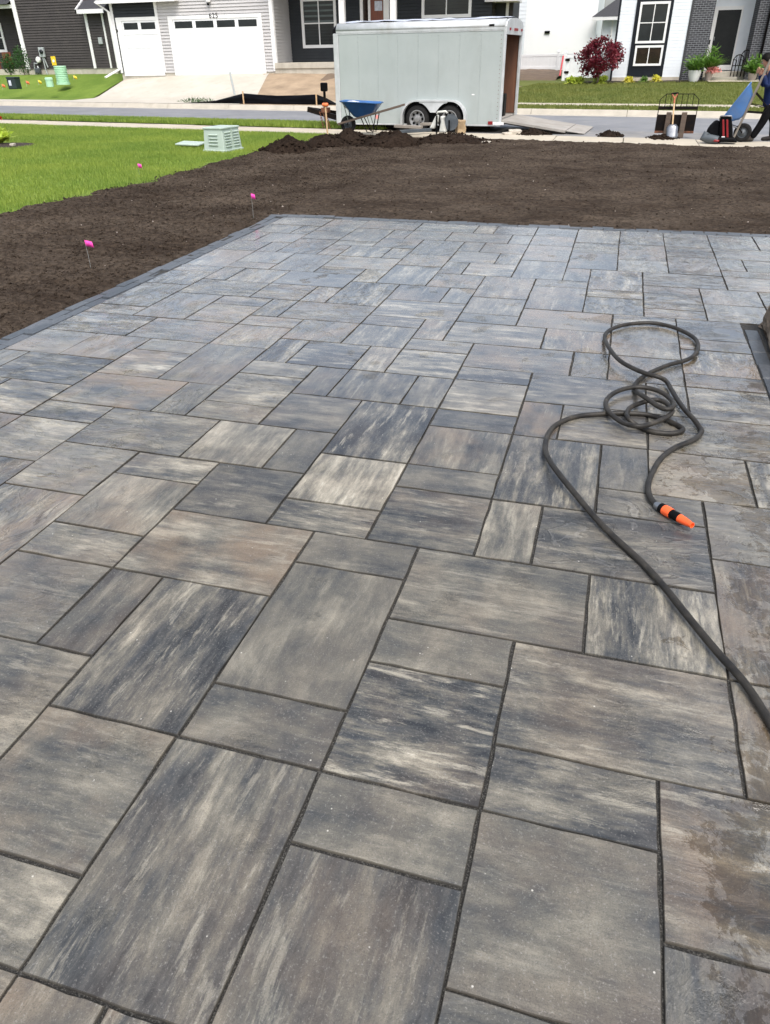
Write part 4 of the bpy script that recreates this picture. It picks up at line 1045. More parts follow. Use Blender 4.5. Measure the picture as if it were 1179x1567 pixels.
# little marker flags on that lawn
def flag(px, py, pyb, Y, mat, label, group, z=None, sz=.13):
    q = at(px, pyb, Y) if z is None else atz(px, pyb, z); Yq = q.y; t = at(px, py, Yq)
    f_ = thing('marker_flag', label, 'flag', q, 0, group); H = t.z - q.z
    MB().tube([(0, 0, -.05), (.004, 0, H * .5), (0, 0, H)], (.0010 if z is not None else .006), 5).build('stem', M['grey_meter'], f_)
    return f_, H
def flag_cloth(f_, H, w_, h_, mat, turn=0, sag=.3):
    n = 5; vs_ = []; fs = []
    for i in range(n + 1):
        t = i / n
        for k in (0, 1):
            vs_.append((math.cos(turn) * w_ * t + (.15 * w_ if k else 0) * t, math.sin(turn) * w_ * t + .08 * math.sin(t * 5) * w_, H - (h_ if k else 0) - sag * w_ * t))
    for i in range(n): fs.append((2 * i, 2 * i + 2, 2 * i + 3, 2 * i + 1))
    o = MB().add(vs_, fs).build('cloth', mat, f_, smooth=True)
    s = o.modifiers.new('thick', 'SOLIDIFY'); s.thickness = .0012
for px, py, pyb, mt, lb in ((4, 128, 135, 'orange_matte', 'orange marker flag left of the black-green utility box'), (41, 123, 131, 'orange_matte', 'orange marker flag right of the black-green utility box'), (59, 122, 128, 'yellow', 'yellow marker flag left of the small mint pedestal'), (113, 115, 120, 'yellow', 'yellow marker flag right of the ribbed mint pedestal')):
    f_, H = flag(px, py, pyb, 35.5, M[mt], lb, None); flag_cloth(f_, H, .16, .13, M[mt], .3)

# ---- leaf clump helper
def leaf_cloud(b, n, cx, cy, cz, rx, ry, rz, ln, wd, up=.3, shell=.0):
    for _ in range(n):
        while True:
            d = Vector((RND.uniform(-1, 1), RND.uniform(-1, 1), RND.uniform(-1, 1)))
            if shell < d.length <= 1: break
        c = Vector((cx + d.x * rx, cy + d.y * ry, cz + d.z * rz))
        a = Vector((RND.gauss(0, 1), RND.gauss(0, 1), RND.gauss(0, .7) + up)).normalized()
        s = a.cross(Vector((RND.gauss(0, 1), RND.gauss(0, 1), RND.gauss(0, 1)))).normalized()
        L = ln * RND.uniform(.6, 1.3); W_ = wd * RND.uniform(.6, 1.3)
        b.add([c, c + a * L * .5 + s * W_, c + a * L, c + a * L * .5 - s * W_], [(0, 1, 2, 3)])
def arching(b, n, c, L, wd, droop, tilt=.9):
    """strap leaves rising from a centre and arching over"""
    c = Vector(c)
    for _ in range(n):
        a = RND.uniform(0, 6.283); e = RND.uniform(.25, tilt); l = L * RND.uniform(.6, 1.15)
        d = Vector((math.cos(a), math.sin(a), 0)); s = Vector((-d.y, d.x, 0)); pts = []
        for k in range(5):
            t = k / 4; pts.append(c + d * (l * t * math.sin(e) * (1 + .4 * t)) + Vector((0, 0, l * t * math.cos(e) - droop * l * t * t)))
        vs_ = []
        for k, p in enumerate(pts):
            ww = wd * (.6, 1, 1, .8, .1)[k]; vs_ += [p - s * ww, p + s * ww]
        b.add(vs_, [(2 * k, 2 * k + 2, 2 * k + 3, 2 * k + 1) for k in range(4)])
# shrubs by the porch of the dark house
for px, lb, r2 in ((17.5, 'round green shrub left of two beside the dark house', .34), (38, 'round green shrub right of two beside the dark house', .46)):
    q = at(px, 115, YA - 1.4)
    s_ = thing('shrub', lb, 'shrub', (q.x, YA - 1.4, zt(q.x, YA - 1.4)), 0, 'shrubs by the dark house')
    b = MB(); leaf_cloud(b, 700, 0, 0, r2 * 1.5, r2 * .95, r2 * .95, r2 * 1.5, .16, .02, .6); b.build('foliage', M['leaf_dark'], s_)
    MB().tube([(0, 0, -.05), (0, 0, r2)], .03, 6).build('stem', M['bark'], s_)

# ---- white house on the right
YC = 40.0
cz0 = at(1000, 117.5, YC).z; cgz = at(1000, 125, YC).z
cx0 = at(942.5, 60, YC).x
hC = thing('white_house', 'white sided house with dark window bay, dark brick piers and front door', 'house', (cx0, YC, cgz))
TOP = cz0 + 5.6
xs_a, xs_b = at(967.5, 60, YC).x, at(1022.8, 60, YC).x
xs_c, xs_d = at(1050, 60, YC).x, at(1085.5, 60, YC + .3).x
b = MB(); siding(b, cx0, xs_a, cz0, TOP, YC, .125, .011); b.build('siding', M['siding_white'], hC, world=True)
b = MB(); siding(b, xs_b, xs_c, cz0, TOP, YC, .125, .011); b.build('siding', M['siding_white'], hC, world=True)
b = MB(); siding_x(b, cx0, YC, YC + 8, cz0, TOP, -1, .12); b.build('siding', M['siding_white'], hC, world=True)
bx('window_bay', M['panel_navy'], hC, (xs_a, xs_b, YC - .05, YC + .05, cz0 + .02, TOP))
bx('corner_board', M['panel_navy'], hC, (cx0 - .03, cx0 + .055, YC - .045, YC + .1, cgz - .05, TOP))
bx('corner_board', M['shingle'], hC, (xs_c, xs_c + .09, YC - .04, YC + .29, cgz, TOP))
bx('foundation', M['stone_grey'], hC, (cx0 + .06, xs_c - .01, YC - .03, YC + .06, cgz - .4, cz0 - .002))
bx('core', M['siding_white'], hC, (cx0 + .02, xs_c + .05, YC + .01, YC + 8, cgz - .4, TOP))
x0, x1, z0, z1 = fr(977, 1022.5, 33, 2, 65.7, YC - .06); window(hC, x0, x1, z0, z1, YC - .055, .09, 2, 2, bar=.035)
x0, x1, z0, z1 = fr(971, 1014, 85, 69, 100.3, YC - .06); window(hC, x0, x1, z0, z1, YC - .055, .085, 2, 1, glass='glass_brown', bar=.035)
YD = 41.9
bx('brick_pier', M['dark_brick'], hC, (xs_c + .09, xs_d, YC + .02, YD, cgz - .3, TOP))
dx0, dx1, dz0, dz1 = fr(1091.5, 1126.5, 60, 15, 99, YD)
wr0, wr1 = xs_d, at(1152, 60, YC + .3).x
b = MB(); siding(b, dx1 + .06, wr1 + .3, dz0 - .2, TOP, YD, .125, .011); siding(b, wr0 - .05, dx1 + .2, dz1 + .14, TOP, YD, .125, .011); b.build('siding', M['siding_white'], hC, world=True)
bx('core', M['siding_white'], hC, (wr0, wr1 + 5, YD + .01, YD + 6, cgz - .3, TOP))
bx('door_trim', M['white_paint'], hC, (dx0 - .24, dx0, YD - .08, YD - .0, dz0 - .2, dz1 + .14), (dx1, dx1 + .07, YD - .08, YD - .0, dz0 - .2, dz1 + .14), (dx0, dx1, YD - .0805, YD - .0, dz1, dz1 + .14), (dx0, dx1, YD - .0805, YD, dz0 - .2, dz0))
dr = bx('screen_door', M['screen_dark'], hC, (dx0, dx1, YD - .05, YD, dz0, dz1))
o = MB().box(dx0 + .03, dx0 + .06, YD - .09, YD - .05, dz0 + .95, dz0 + 1.1).build('handle', M['steel'], None); o.data.transform(Matrix.Translation(-hC.location)); o.parent = dr
p = at(1086.5, 64, YD - .1); bx('doorbell', M['black_plastic'], hC, (dx0 - .17, dx0 - .10, YD - .11, YD - .081, p.z - .09, p.z + .09))
bx('brick_pier', M['dark_brick'], hC, (wr1, wr1 + .42, YC + .25, YD, cgz - .3, TOP), (wr1 + .48, wr1 + 1.0, YC - .1, YD, cgz - .3, TOP))
bx('downspout', M['black_metal'], hC, (wr1 + .42, wr1 + .48, YC + .1, YC + .2, cgz - .2, TOP))
b = MB(); siding(b, wr1 + 1.0, wr1 + 5, cz0, TOP, YC - .05, .125, .011); b.build('siding', M['siding_white'], hC, world=True)
bx('porch_step', M['concrete'], hC, (wr0 - .0, wr1, YC + .5, YD - .085, cgz - .1, dz0 - .24), bevel=.012)
sz0 = at(1110, 124, YC - .2).z; sz1 = at(1110, 117.5, YC - .2).z
bx('porch_step', M['concrete'], hC, (wr0 + .06, wr1 - .35, YC - .2, YC + .49, cgz - .2, sz1), bevel=.012)
bx('roof', M['shingle'], hC, (cx0 - .4, wr1 + 5, YC - .5, YC + 8.5, TOP + .01, TOP + .3))
# mulch bed, path
tag(grid_sheet('mulch_bed', at(880, 131, 39).x, xs_d + .2, 20, 38.75, YC + .1, 4, lambda X, Y: zt(X, Y) + .03 + .03 * vnoise(X, Y, 3, 4), M['mulch'], skew=False), kind='structure')
poly_sheet('front_path', [(at(1083, 131, 38.6).x, 38.4), (wr1 + 4, 37.6), (wr1 + 4, 39.3), (at(1080, 126, 39.6).x, 39.7)], M['walk'], .05)
# planting in front of the white house
def hosta(px, py, Y, r2, mt, label, n=120):
    q = at(px, py, Y); s_ = thing('hosta', label, 'plant', (q.x, Y, zt(q.x, Y) + .03), 0, 'plants in the mulch bed')
    b = MB(); arching(b, n, (0, 0, 0), r2 * 1.25, r2 * .16, .55, 1.25); leaf_cloud(b, n, 0, 0, r2 * .45, r2 * .8, r2 * .6, r2 * .4, r2 * .4, r2 * .14, .5); b.build('leaves', M[mt], s_)
hosta(874, 131, 38.9, .30, 'hosta', 'lime green hosta, leftmost by the white gate'); hosta(887, 131, 38.9, .30, 'hosta', 'lime green hosta, second from the white gate')
hosta(918, 131, 38.8, .33, 'hosta', 'lime green hosta at the foot of the red maple')
hosta(962, 125, 39.3, .24, 'hosta_yellow', 'small yellow shrub under the white siding, left of the bay'); hosta(985, 126, 39.4, .20, 'leaf_green', 'small dark green plant under the window bay')
hosta(1004, 124, 39.4, .25, 'hosta_yellow', 'small yellow shrub under the window bay, right one')
def pot(px, pyt, pyb, pxl, pxr, Y, mt, label):
    q = at(px, pyb, Y); H = at(px, pyt, Y).z - q.z; r2 = (at(pxr, pyt + 3, Y).x - at(pxl, pyt + 3, Y).x) / 2
    o = thing('plant_pot', label, 'plant pot', q)
    MB().lathe([(r2 * .55, 0), (r2 * .72, H * .2), (r2 * .9, H * .6), (r2, H), (r2 * .9, H), (r2 * .85, H * .9), (0, H * .88)], 20).build('pot', M[mt], o, smooth='auto')
    return o, H, r2
o, H, r2 = pot(1061, 107, 126, 1051, 1071.5, 38.9, 'white_paint', 'white tapered pot with a fern before the brick pier')
b = MB(); arching(b, 190, (0, 0, H * .9), .72, .025, .35, .95); leaf_cloud(b, 260, 0, 0, H + .22, .42, .42, .32, .22, .025, .3); b.build('fern', M['leaf_green'], o)
o, H, r2 = pot(1083, 110, 125, 1077, 1089.5, 39.2, 'tan_pot', 'tan pot with pink flowers and tall grass by the step')
b = MB(); arching(b, 220, (0, .1, H * .9), 1.05, .025, .35, .7); leaf_cloud(b, 260, 0, .1, H + .45, .36, .36, .45, .26, .022, .4); b.build('grass_tuft', M['leaf_green'], o)
b = MB(); leaf_cloud(b, 160, .12, -.15, H + .06, .34, .2, .13, .07, .05); b.build('flowers', M['flower_pink'], o)
o, H, r2 = pot(1150, 112, 126, 1143, 1157, 38.9, 'tan_pot', 'pot with a leafy plant behind the worker, beside the brick pier')
b = MB(); arching(b, 160, (0, 0, H * .9), .75, .03, .35, .95); leaf_cloud(b, 200, 0, 0, H + .25, .36, .36, .34, .24, .03, .3); b.build('fern', M['leaf_green'], o)
o, H, r2 = pot(1173, 118, 128, 1164, 1181, 38.7, 'white_paint', 'low white pot at the right picture edge behind the worker')
# black metal chairs on the porch
def porch_chair(px, Y, label, H):
    q = at(px, 117, Y); o = thing('metal_chair', label, 'chair', (q.x, Y, at(px, 117, Y).z), .2, 'black metal chairs on the porch')
    for s in (-1, 1): MB().tube([(s * .22, .2, 0), (s * .22, .2, H * .8), (s * .12, .2, H * .96), (0, .2, H)], .022, 8).build('back_frame', M['black_metal'], o)
    for s in (-.1, .0, .1): MB().tube([(s, .2, .42), (s, .2, H * .97)], .012, 6).build('slat', M['black_metal'], o)
    MB().box(-.24, .24, -.22, .22, .40, .43).build('seat', M['black_metal'], o)
    for s in (-1, 1): MB().tube([(s * .21, -.2, 0), (s * .21, -.2, .62), (s * .21, .18, .64)], .018, 8).build('front_leg', M['black_metal'], o)
porch_chair(1138, 40.2, 'black metal chair with arched back, right of the two on the porch', 1.0)
porch_chair(1128, 39.9, 'black metal chair, left of the two on the porch', .82)
# red maple
q = at(914.5, 125, 38.6); cc = at(916, 86, 38.6)
mp = thing('maple_tree', 'small red-leaved maple in the mulch bed before the white house', 'tree', (q.x, 38.6, zt(q.x, 38.6)))
H = cc.z - zt(q.x, 38.6)
b = MB(); tips = []
b.tube([(0, 0, -.1), (.02, 0, .25), (.04, .0, .42)], [.055, .045, .04], 8)
for k in range(9):
    a = k * .7 + RND.uniform(-.2, .2); r2 = RND.uniform(.35, .75); zt_ = H + RND.uniform(-.35, .5)
    m_ = Vector((.04 + r2 * .45 * math.cos(a), r2 * .45 * math.sin(a), .42 + (zt_ - .42) * .55)); e = Vector((r2 * math.cos(a) * 1.1, r2 * math.sin(a), zt_))
    b.tube([(.04, 0, .38), m_, e], [.028, .018, .006], 6); tips += [m_, e]
b.build('trunk', M['bark'], mp, smooth=True)
b = MB()
for k in range(46):
    a = RND.uniform(0, 6.283); u = RND.uniform(-1, 1); rr = math.sqrt(1 - u * u) * RND.uniform(.55, 1)
    c = (1.02 * rr * math.cos(a), .85 * rr * math.sin(a), H - .05 + .62 * u + (.1 if abs(math.cos(a)) < .5 else 0))
    s_ = RND.uniform(.16, .30); leaf_cloud(b, 75, c[0], c[1], c[2], s_, s_, s_ * .8, .11, .038, 0)
leaf_cloud(b, 700, 0, 0, H - .05, .85, .7, .55, .11, .04, 0)
b.build('crown', M['maple'], mp)

# ---- white vinyl fence, gate, house behind
YF = 41.5
fx0, fx1, fz0, fz1 = fr(862, 950, 100, 83, 121, YF)
gt = thing('vinyl_gate', 'white vinyl gate with black hinges behind the red maple', 'gate', (fx0, YF, fz0))
GH = fz1 - fz0; GW = cx0 - fx0 - .05
def post(parent, x):
    MB().box(x - .07, x + .07, -.07, .07, -.2, GH + .1).build('post', M['white_vinyl'], parent, bevel=.01)
    MB().add([(x - .085, -.085, GH + .1), (x + .085, -.085, GH + .1), (x + .085, .085, GH + .1), (x - .085, .085, GH + .1), (x, 0, GH + .19)], [(0, 1, 4), (1, 2, 4), (2, 3, 4), (3, 0, 4), (0, 3, 2, 1)]).build('post_cap', M['white_vinyl'], parent)
post(gt, .07); post(gt, GW - .07)
for z in (.06, GH - .14): MB().box(.15, GW - .15, -.04, .04, z, z + .13).build('rail', M['white_vinyl'], gt, bevel=.008)
k = 0; xq = .15
while xq < GW - .2:
    MB().box(xq + .004, xq + .18, -.02, .02, .19, GH - .14).build('board', M['white_vinyl'], gt, bevel=.006); xq += .184
for z in (.25, GH - .25): MB().box(.08, .30, -.085, -.045, z, z + .10).build('hinge', M['black_metal'], gt, bevel=.02)
MB().box(GW * .52, GW * .52 + .06, -.06, -.02, GH * .18, GH * .40).build('latch', M['black_metal'], gt)
YR = 50.0
rx0, rx1, rz0, rz1 = fr(790, 866, 95, 82, 107.5, YR)
rf = thing('vinyl_fence', 'tall white vinyl fence above the bare earth between the houses', 'fence', (rx0, YR, rz0))
GHo = GH; GH = rz1 - rz0; FWd = rx1 - rx0 + 3
for x in np.arange(0, FWd, 2.4): post(rf, x)
for z in (.06, GH - .14): MB().box(0, FWd, -.03, .03, z, z + .13).build('rail', M['white_vinyl'], rf, bevel=.008)
xq = .07
while xq < FWd:
    MB().box(xq + .003, xq + .197, -.018, .018, .1, GH - .12).build('board', M['white_vinyl'], rf); xq += .2
GH = GHo
YW = 55.0
wz0 = at(850, 105, YW).z - .5
ex0, ex1 = at(805, 50, YW).x, at(911.5, 50, YW).x
hD = thing('rear_white_house', 'plain white sided house behind the fence, with a small dark vent', 'house', (ex0, YW, wz0))
b = MB(); siding(b, ex0 - 1.0, ex1, wz0, wz0 + 8, YW, .2, .006); b.build('siding', M['blown_white'], hD, world=True)
b = MB(); siding(b, at(792, 50, YW - .5).x - 3, ex0, wz0, wz0 + 8, YW - .5, .2, .02); b.build('siding', M['siding_white'], hD, world=True)
bx('core', M['siding_white'], hD, (ex0 - 4.5, ex1 - .02, YW + .01, YW + 9, wz0, wz0 + 8))
bx('roof', M['shingle'], hD, (ex0 - 5, ex1 + .4, YW - .7, YW + 9.5, wz0 + 8.01, wz0 + 8.3))
p = at(838, 49, YW); bx('vent', M['black_plastic'], hD, (p.x - .16, p.x + .16, YW - .08, YW - .0, p.z - .07, p.z + .07))
wx_a, wx_b = ex1 - .01, at(950, 50, YW).x + 2
ez = at(920, 30, YW - .6).z
b = MB(); siding(b, wx_a + .4, wx_b, wz0, ez, YW - .2, .2, .012); b.build('siding', M['siding_white'], hD, world=True)
q = at(906, 29, YW - .6)
bx('fascia', M['white_paint'], hD, (q.x, wx_b, YW - .72, YW - .62, ez - .02, ez + .14))
b = MB(); b.add([(q.x, YW - .73, ez + .15), (wx_b, YW - .73, ez + .15), (wx_b, YW + 3, ez + 2.6), (q.x + 3.4, YW + 3, ez + 2.6)], [(0, 1, 2, 3)]); b.build('roof', M['shingle'], hD, world=True)
bx('downspout', M['white_paint'], hD, (at(936, 40, YW - .6).x, at(938.5, 40, YW - .6).x, YW - .34, YW - .22, wz0, ez))
# bare bank between the houses
bk = grid_sheet('earth_bank', -13.5, rx1 + .2, 40, 35.6, YR + .5, 30, lambda X, Y: zt(X, Y) + .02 + .10 * vnoise(X, Y, .8, 31) + .05 * vnoise(X, Y, 2.6, 32) + np.clip((Y - 40) / 10, 0, 1) * (rz0 - .36) - .25 * np.clip((X + 6.2) / 1.2, 0, 1) * np.clip((43 - Y) / 3, 0, 1), M['dirt_bank'], skew=False)
tag(bk, kind='structure')
# red-handled rod leaning on the gate post
q = at(857.5, 112, YF - .3); q2 = at(862.5, 85, YF - .1)
rr_ = thing('red_pole', 'slim red pole leaning against the white gate post', 'pole', q)
MB().tube([(0, 0, -.1), (q2.x - q.x, .2, q2.z - q.z)], .04, 8).build('shaft', M['red_soft'], rr_)

# ------------------------------------------------------------------ cargo trailer
YT = 20.25; TR = -.06
qf = at(517, 187, YT)
trl = thing('cargo_trailer', 'pale grey enclosed cargo trailer with rear ramp down, parked in the street', 'trailer', (qf.x, YT, ROADZ + .01), TR)
TL = at(772.5, 110, YT - .28).x - at(515.5, 110, YT).x; TW = 2.0
TL = TL / math.cos(TR)
WR = .302
GZ = at(639.5, 181.8, YT - .25).z - WR
print('TRAILER', TL, GZ)
trl.location.z = GZ
zbot = at(650, 189, YT - .15).z - GZ
zband = at(650, 47, YT - .15).z - GZ
ztop = at(650, 31.5, YT).z - GZ
def arc_profile():
    """(y, z) outline of the body seen from the front: plumb sides, rounded cove, flat roof"""
    R = ztop - zband - .04; pts = []
    for k in range(7):
        a = math.pi * (1 - k / 12); pts.append((R + R * math.cos(a) - .012, zband + .04 + R * math.sin(a)))
    return pts
AP = arc_profile()
def extr(prof, x0, x1, th):
    """extrude an open (y,z) strip along x with thickness towards the inside"""
    b = MB(); n = len(prof); vs_ = []
    cen = Vector((TW / 2, zband))
    for X in (x0, x1):
        for s in (0, 1):
            for y, z in prof:
                d = (cen - Vector((y, z))).normalized() * th * s
                vs_.append((X, y + d.x, z + d.y))
    for i in range(n - 1):
        b_ = 2 * n
        fs = [(i, i + 1, b_ + i + 1, b_ + i), (n + i, n + i + 1, b_ + n + i + 1, b_ + n + i), (i, i + 1, n + i + 1, n + i), (b_ + i, b_ + i + 1, b_ + n + i + 1, b_ + n + i)]
        b.f += fs
    b.f += [(0, n, 3 * n, 2 * n), (n - 1, 2 * n - 1, 4 * n - 1, 3 * n - 1)]
    b.v = [Vector(v) for v in vs_]
    return b
# near side wall split in sheets with seams, far side, front, floor, roof
NS = 8
for k in range(NS):
    x0 = .12 + (TL - .16) * k / NS; x1 = .12 + (TL - .16) * (k + 1) / NS
    MB().box(x0 + .0006, x1 - .0006, 0, .03, zbot, zband).build('side_sheet', M['trailer_side'], trl)
MB().box(.02, TL - .02, TW - .03, TW, zbot, zband).build('far_side', M['trailer_side'], trl)
MB().box(.03, TL - .03, TW - .06, TW - .031, zbot + .14, zband).build('lining', M['plywood'], trl)
MB().box(.03, TL - .03, .032, .05, zbot + .14, zband).build('lining', M['plywood'], trl)
MB().box(0, .05, .06, TW - .061, zbot, zband + .03).build('front_panel', M['trailer_side'], trl)
MB().box(.05, TL - .03, .05, TW - .06, zbot + .06, zbot + .12).build('floor', M['ramp_wood'], trl)
extr([(AP[0][0], zband - .005)] + AP[:1], .06, TL - .02, .03).build('cove_trim', M['alu'], trl)
extr([(p[0], p[1]) for p in AP], .06, TL - .02, .03).build('cove', M['alu'], trl, smooth=True)
MR = [(TW - p[0], p[1]) for p in AP]
extr(MR, .06, TL - .02, .03).build('cove', M['alu'], trl, smooth=True)
# slightly buckled roof sheet
b = MB(); n = 24; vs_ = []; yl, yr = AP[-1][0] - .02, MR[-1][0] + .02
for i in range(n + 1):
    for k in range(5): vs_.append((.06 + (TL - .1) * i / n, yl + (yr - yl) * k / 4, ztop + .012 + RND.uniform(-.012, .018) + (.05 * math.sin(k * math.pi / 4))))
b.add(vs_, [(i * 5 + k, i * 5 + k + 1, (i + 1) * 5 + k + 1, (i + 1) * 5 + k) for i in range(n) for k in range(4)]); b.build('roof_sheet', M['roof_sheet'], trl, smooth=True)
MB().box(.03, TL - .03, AP[-1][0], MR[-1][0], ztop - .05, ztop - .012).build('roof_deck', M['alu'], trl)
# trims
MB().box(-.03, .115, -.012, .10, zbot - .02, zband).build('corner_post', M['alu'], trl, bevel=.02)
MB().box(-.028, .1, TW - .1, TW + .012, zbot - .02, zband).build('corner_post', M['alu'], trl, bevel=.02)
MB().add([(-.03, -.012, zband + .002), (.065, -.012, zband + .002), (.065, .02, ztop - .06), (.065, .16, ztop), (-.03, .16, ztop - .05), (-.03, .02, ztop - .12), (-.03, .3, zband + .002), (.065, .3, zband + .002), (-.03, .3, ztop - .06), (.065, .3, ztop)],
         [(0, 1, 2, 5), (5, 2, 3, 4), (0, 5, 4, 8, 6), (1, 7, 9, 3, 2), (4, 3, 9, 8), (0, 6, 7, 1), (6, 8, 9, 7)]).build('front_cap', M['black_plastic'], trl)
MB().box(.06, TL - .0, -.008, .02, zband - .03, zband + .02).build('drip_rail', M['alu'], trl)
MB().box(.12, TL, -.008, .02, zbot - .035, zbot - .001).build('sill_rail', M['alu'], trl)
MB().box(TL - .045, TL + .02, -.012, .07, zbot - .02, zband).build('rear_post', M['alu'], trl, bevel=.012)
MB().box(TL - .045, TL + .02, TW - .10, TW + .012, zbot - .02, zband).build('rear_post', M['alu'], trl, bevel=.012)
b = MB(); arcp = [(0.0, zband - .10), (TW, zband - .10), (TW, zband + .05)]
for k in range(9): a = math.pi * k / 8; arcp.append((TW / 2 + TW / 2 * math.cos(a), zband + .05 + (ztop - zband - .02) * math.sin(a) ** .6))
b.add([(TL - .04, y, z) for y, z in arcp] + [(TL + .025, y, z) for y, z in arcp], [tuple(range(len(arcp))), tuple(range(2 * len(arcp) - 1, len(arcp) - 1, -1))] + [(i, (i + 1) % len(arcp), len(arcp) + (i + 1) % len(arcp), len(arcp) + i) for i in range(len(arcp))])
b.build('rear_header', M['alu'], trl)
for y in (.35, .9, 1.05, 1.2, 1.75): MB().box(TL + .026, TL + .05, y - .04, y + .04, zband - .02, zband + .03).build('marker_lamp', M['red'], trl)
p = at(754, 42.5, YT - .2); MB().box(p.x - qf.x - .06, p.x - qf.x + .06, -.02, .05, zband + .06, zband + .10).build('marker_lamp', M['black_plastic'], trl)
p = at(754, 187, YT - .2); xl = p.x - qf.x
MB().box(xl - .09, xl + .02, -.03, .0, zbot + .0, zbot + .07).build('tail_lamp', M['red'], trl); MB().box(xl + .03, xl + .30, -.03, .0, zbot - .005, zbot + .05).build('corner_plate', M['white_paint'], trl)
p = at(725, 144.5, YT - .2); MB().box(p.x - qf.x - .035, p.x - qf.x + .035, -.004, .0, p.z - GZ - .01, p.z - GZ + .015).build('sticker', M['white_paint'], trl)
p = at(578.5, 178, YT); MB().box(p.x - qf.x - .03, p.x - qf.x + .03, -.004, .0, p.z - GZ - .05, p.z - GZ + .04).build('sticker', M['flower_pink'], trl)
# rivet rows along the seams
for k in range(1, NS):
    x = .12 + (TL - .16) * k / NS; b = MB(); z = zbot + .08
    while z < zband - .04:
        for dx in (-.012, ):
            b.obox((x + dx, -.002, z), (.017, .009, .017))
        z += .105
    b.build('rivet_row', M['grey_meter'], trl)
b = MB(); x = TL - .09; z = zbot + .05
while z < zband: b.obox((x, -.002, z), (.014, .007, .014)); z += .085
b.build('rivet_row', M['rust'], trl)
b = MB(); x = .2
while x < TL - .1: b.obox((x, -.010, zband + .0), (.012, .007, .012)); x += .16
b.build('rivet_row', M['grey_meter'], trl)
# wheels
wxs = [at(639.5, 181.5, YT - .2).x - qf.x, at(689.8, 182, YT - .2).x - qf.x]
def wheel(x, y0, tyre_r, parent, rim_mat='alu', width=.19, holes=8):
    Mx = Matrix.Translation((x, y0, tyre_r)) @ Matrix.Rotation(math.pi / 2, 4, 'X')
    R = tyre_r
    w_ = bpy.data.objects.new('wheel', None); COL.objects.link(w_); w_.parent = parent
    b = MB().lathe([(R * .62, -width / 2), (R * .80, -width / 2 - .005), (R * .95, -width / 2 + .02), (R, -width * .3), (R, width * .3), (R * .95, width / 2 - .02), (R * .80, width / 2 + .005), (R * .62, width / 2), (R * .60, width * .2), (R * .60, -width * .2), (R * .62, -width / 2)], 32, Mx, False)
    b.build('tyre', M['rubber'], w_, smooth='auto')
    MB().lathe([(R * .64, width * .40), (R * .66, width / 2 + .002), (R * .60, width / 2 + .004), (R * .57, width * .32), (R * .40, width * .20), (R * .24, width * .30), (R * .22, width * .45), (R * .12, width * .50), (0, width * .50)], 28, Mx, False).build('rim', M[rim_mat], w_, smooth='auto')
    for k in range(holes):
        a = 2 * math.pi * k / holes
        Mh = Mx @ Matrix.Translation((R * .44 * math.cos(a), R * .44 * math.sin(a), width * .215)) @ Matrix.Rotation(.0, 4, 'Z')
        MB().lathe([(0, .0), (R * .095, .0), (R * .095, .024), (0, .024)], 10, Mh).build('rim_hole', M['black_plastic'], w_)
    return w_
for x in wxs:
    wheel(x, -.01, WR, trl, 'rim_grey'); wheel(x, TW - .0, WR, trl, 'rim_grey', holes=0)
# wheel well and white double-arch fender
zf = at(665, 152.5, YT - .2).z - GZ; xa_, xb2 = wxs[0] - WR - .125, wxs[1] + WR + .125
def arch(r, xs0, xs1, zc, n=9):
    pts = []
    for k in range(n): a = math.pi - (math.pi / 2) * k / (n - 1); pts.append((xs0 + r + r * math.cos(a), zc + r * math.sin(a)))
    for k in range(n): a = math.pi / 2 - (math.pi / 2) * k / (n - 1); pts.append((xs1 - r + r * math.cos(a), zc + r * math.sin(a)))
    return pts
zl = zbot - .02
outer = [(xa_, zl)] + arch(.38, xa_, xb2, zf - .38) + [(xb2, zl)]
inner = [(xa_ + .055, zl)] + arch(.345, xa_ + .055, xb2 - .055, zf - .38) + [(xb2 - .055, zl)]
b = MB(); n = len(outer)
for y in (-.15, .0):
    b.v += [Vector((x, y, z)) for x, z in outer] + [Vector((x, y, z)) for x, z in inner]
for i in range(n - 1):
    b.f += [(i, i + 1, n + i + 1, n + i), (2 * n + i, 2 * n + i + 1, 3 * n + i + 1, 3 * n + i), (i, i + 1, 2 * n + i + 1, 2 * n + i), (n + i, n + i + 1, 3 * n + i + 1, 3 * n + i)]
b.build('fender', M['alu'], trl, smooth='auto')
MB().prism(inner, -.006, .2).build('wheel_well', M['black_plastic'], trl)
xm = (wxs[0] + wxs[1]) / 2; web = [(wxs[0] + .06, zf - .035), (wxs[1] - .06, zf - .035)]
for k in range(6): a = k / 5; web.append((wxs[1] - .06 - (wxs[1] - .06 - xm - .07) * a ** .8, zf - .06 - .21 * a ** 1.6))
for k in range(6): a = 1 - k / 5; web.append((wxs[0] + .06 + (xm - .07 - wxs[0] - .06) * a ** .8, zf - .06 - .21 * a ** 1.6))
MB().prism(web, -.135, -.115).build('fender_web', M['alu'], trl)
MB().box(.3, TL - .3, .3, TW - .3, zbot - .12, zbot).build('chassis', M['black_metal'], trl)
for x in wxs: MB().tube([(x, .15, WR), (x, TW - .15, WR)], .04, 8).build('axle', M['black_metal'], trl)
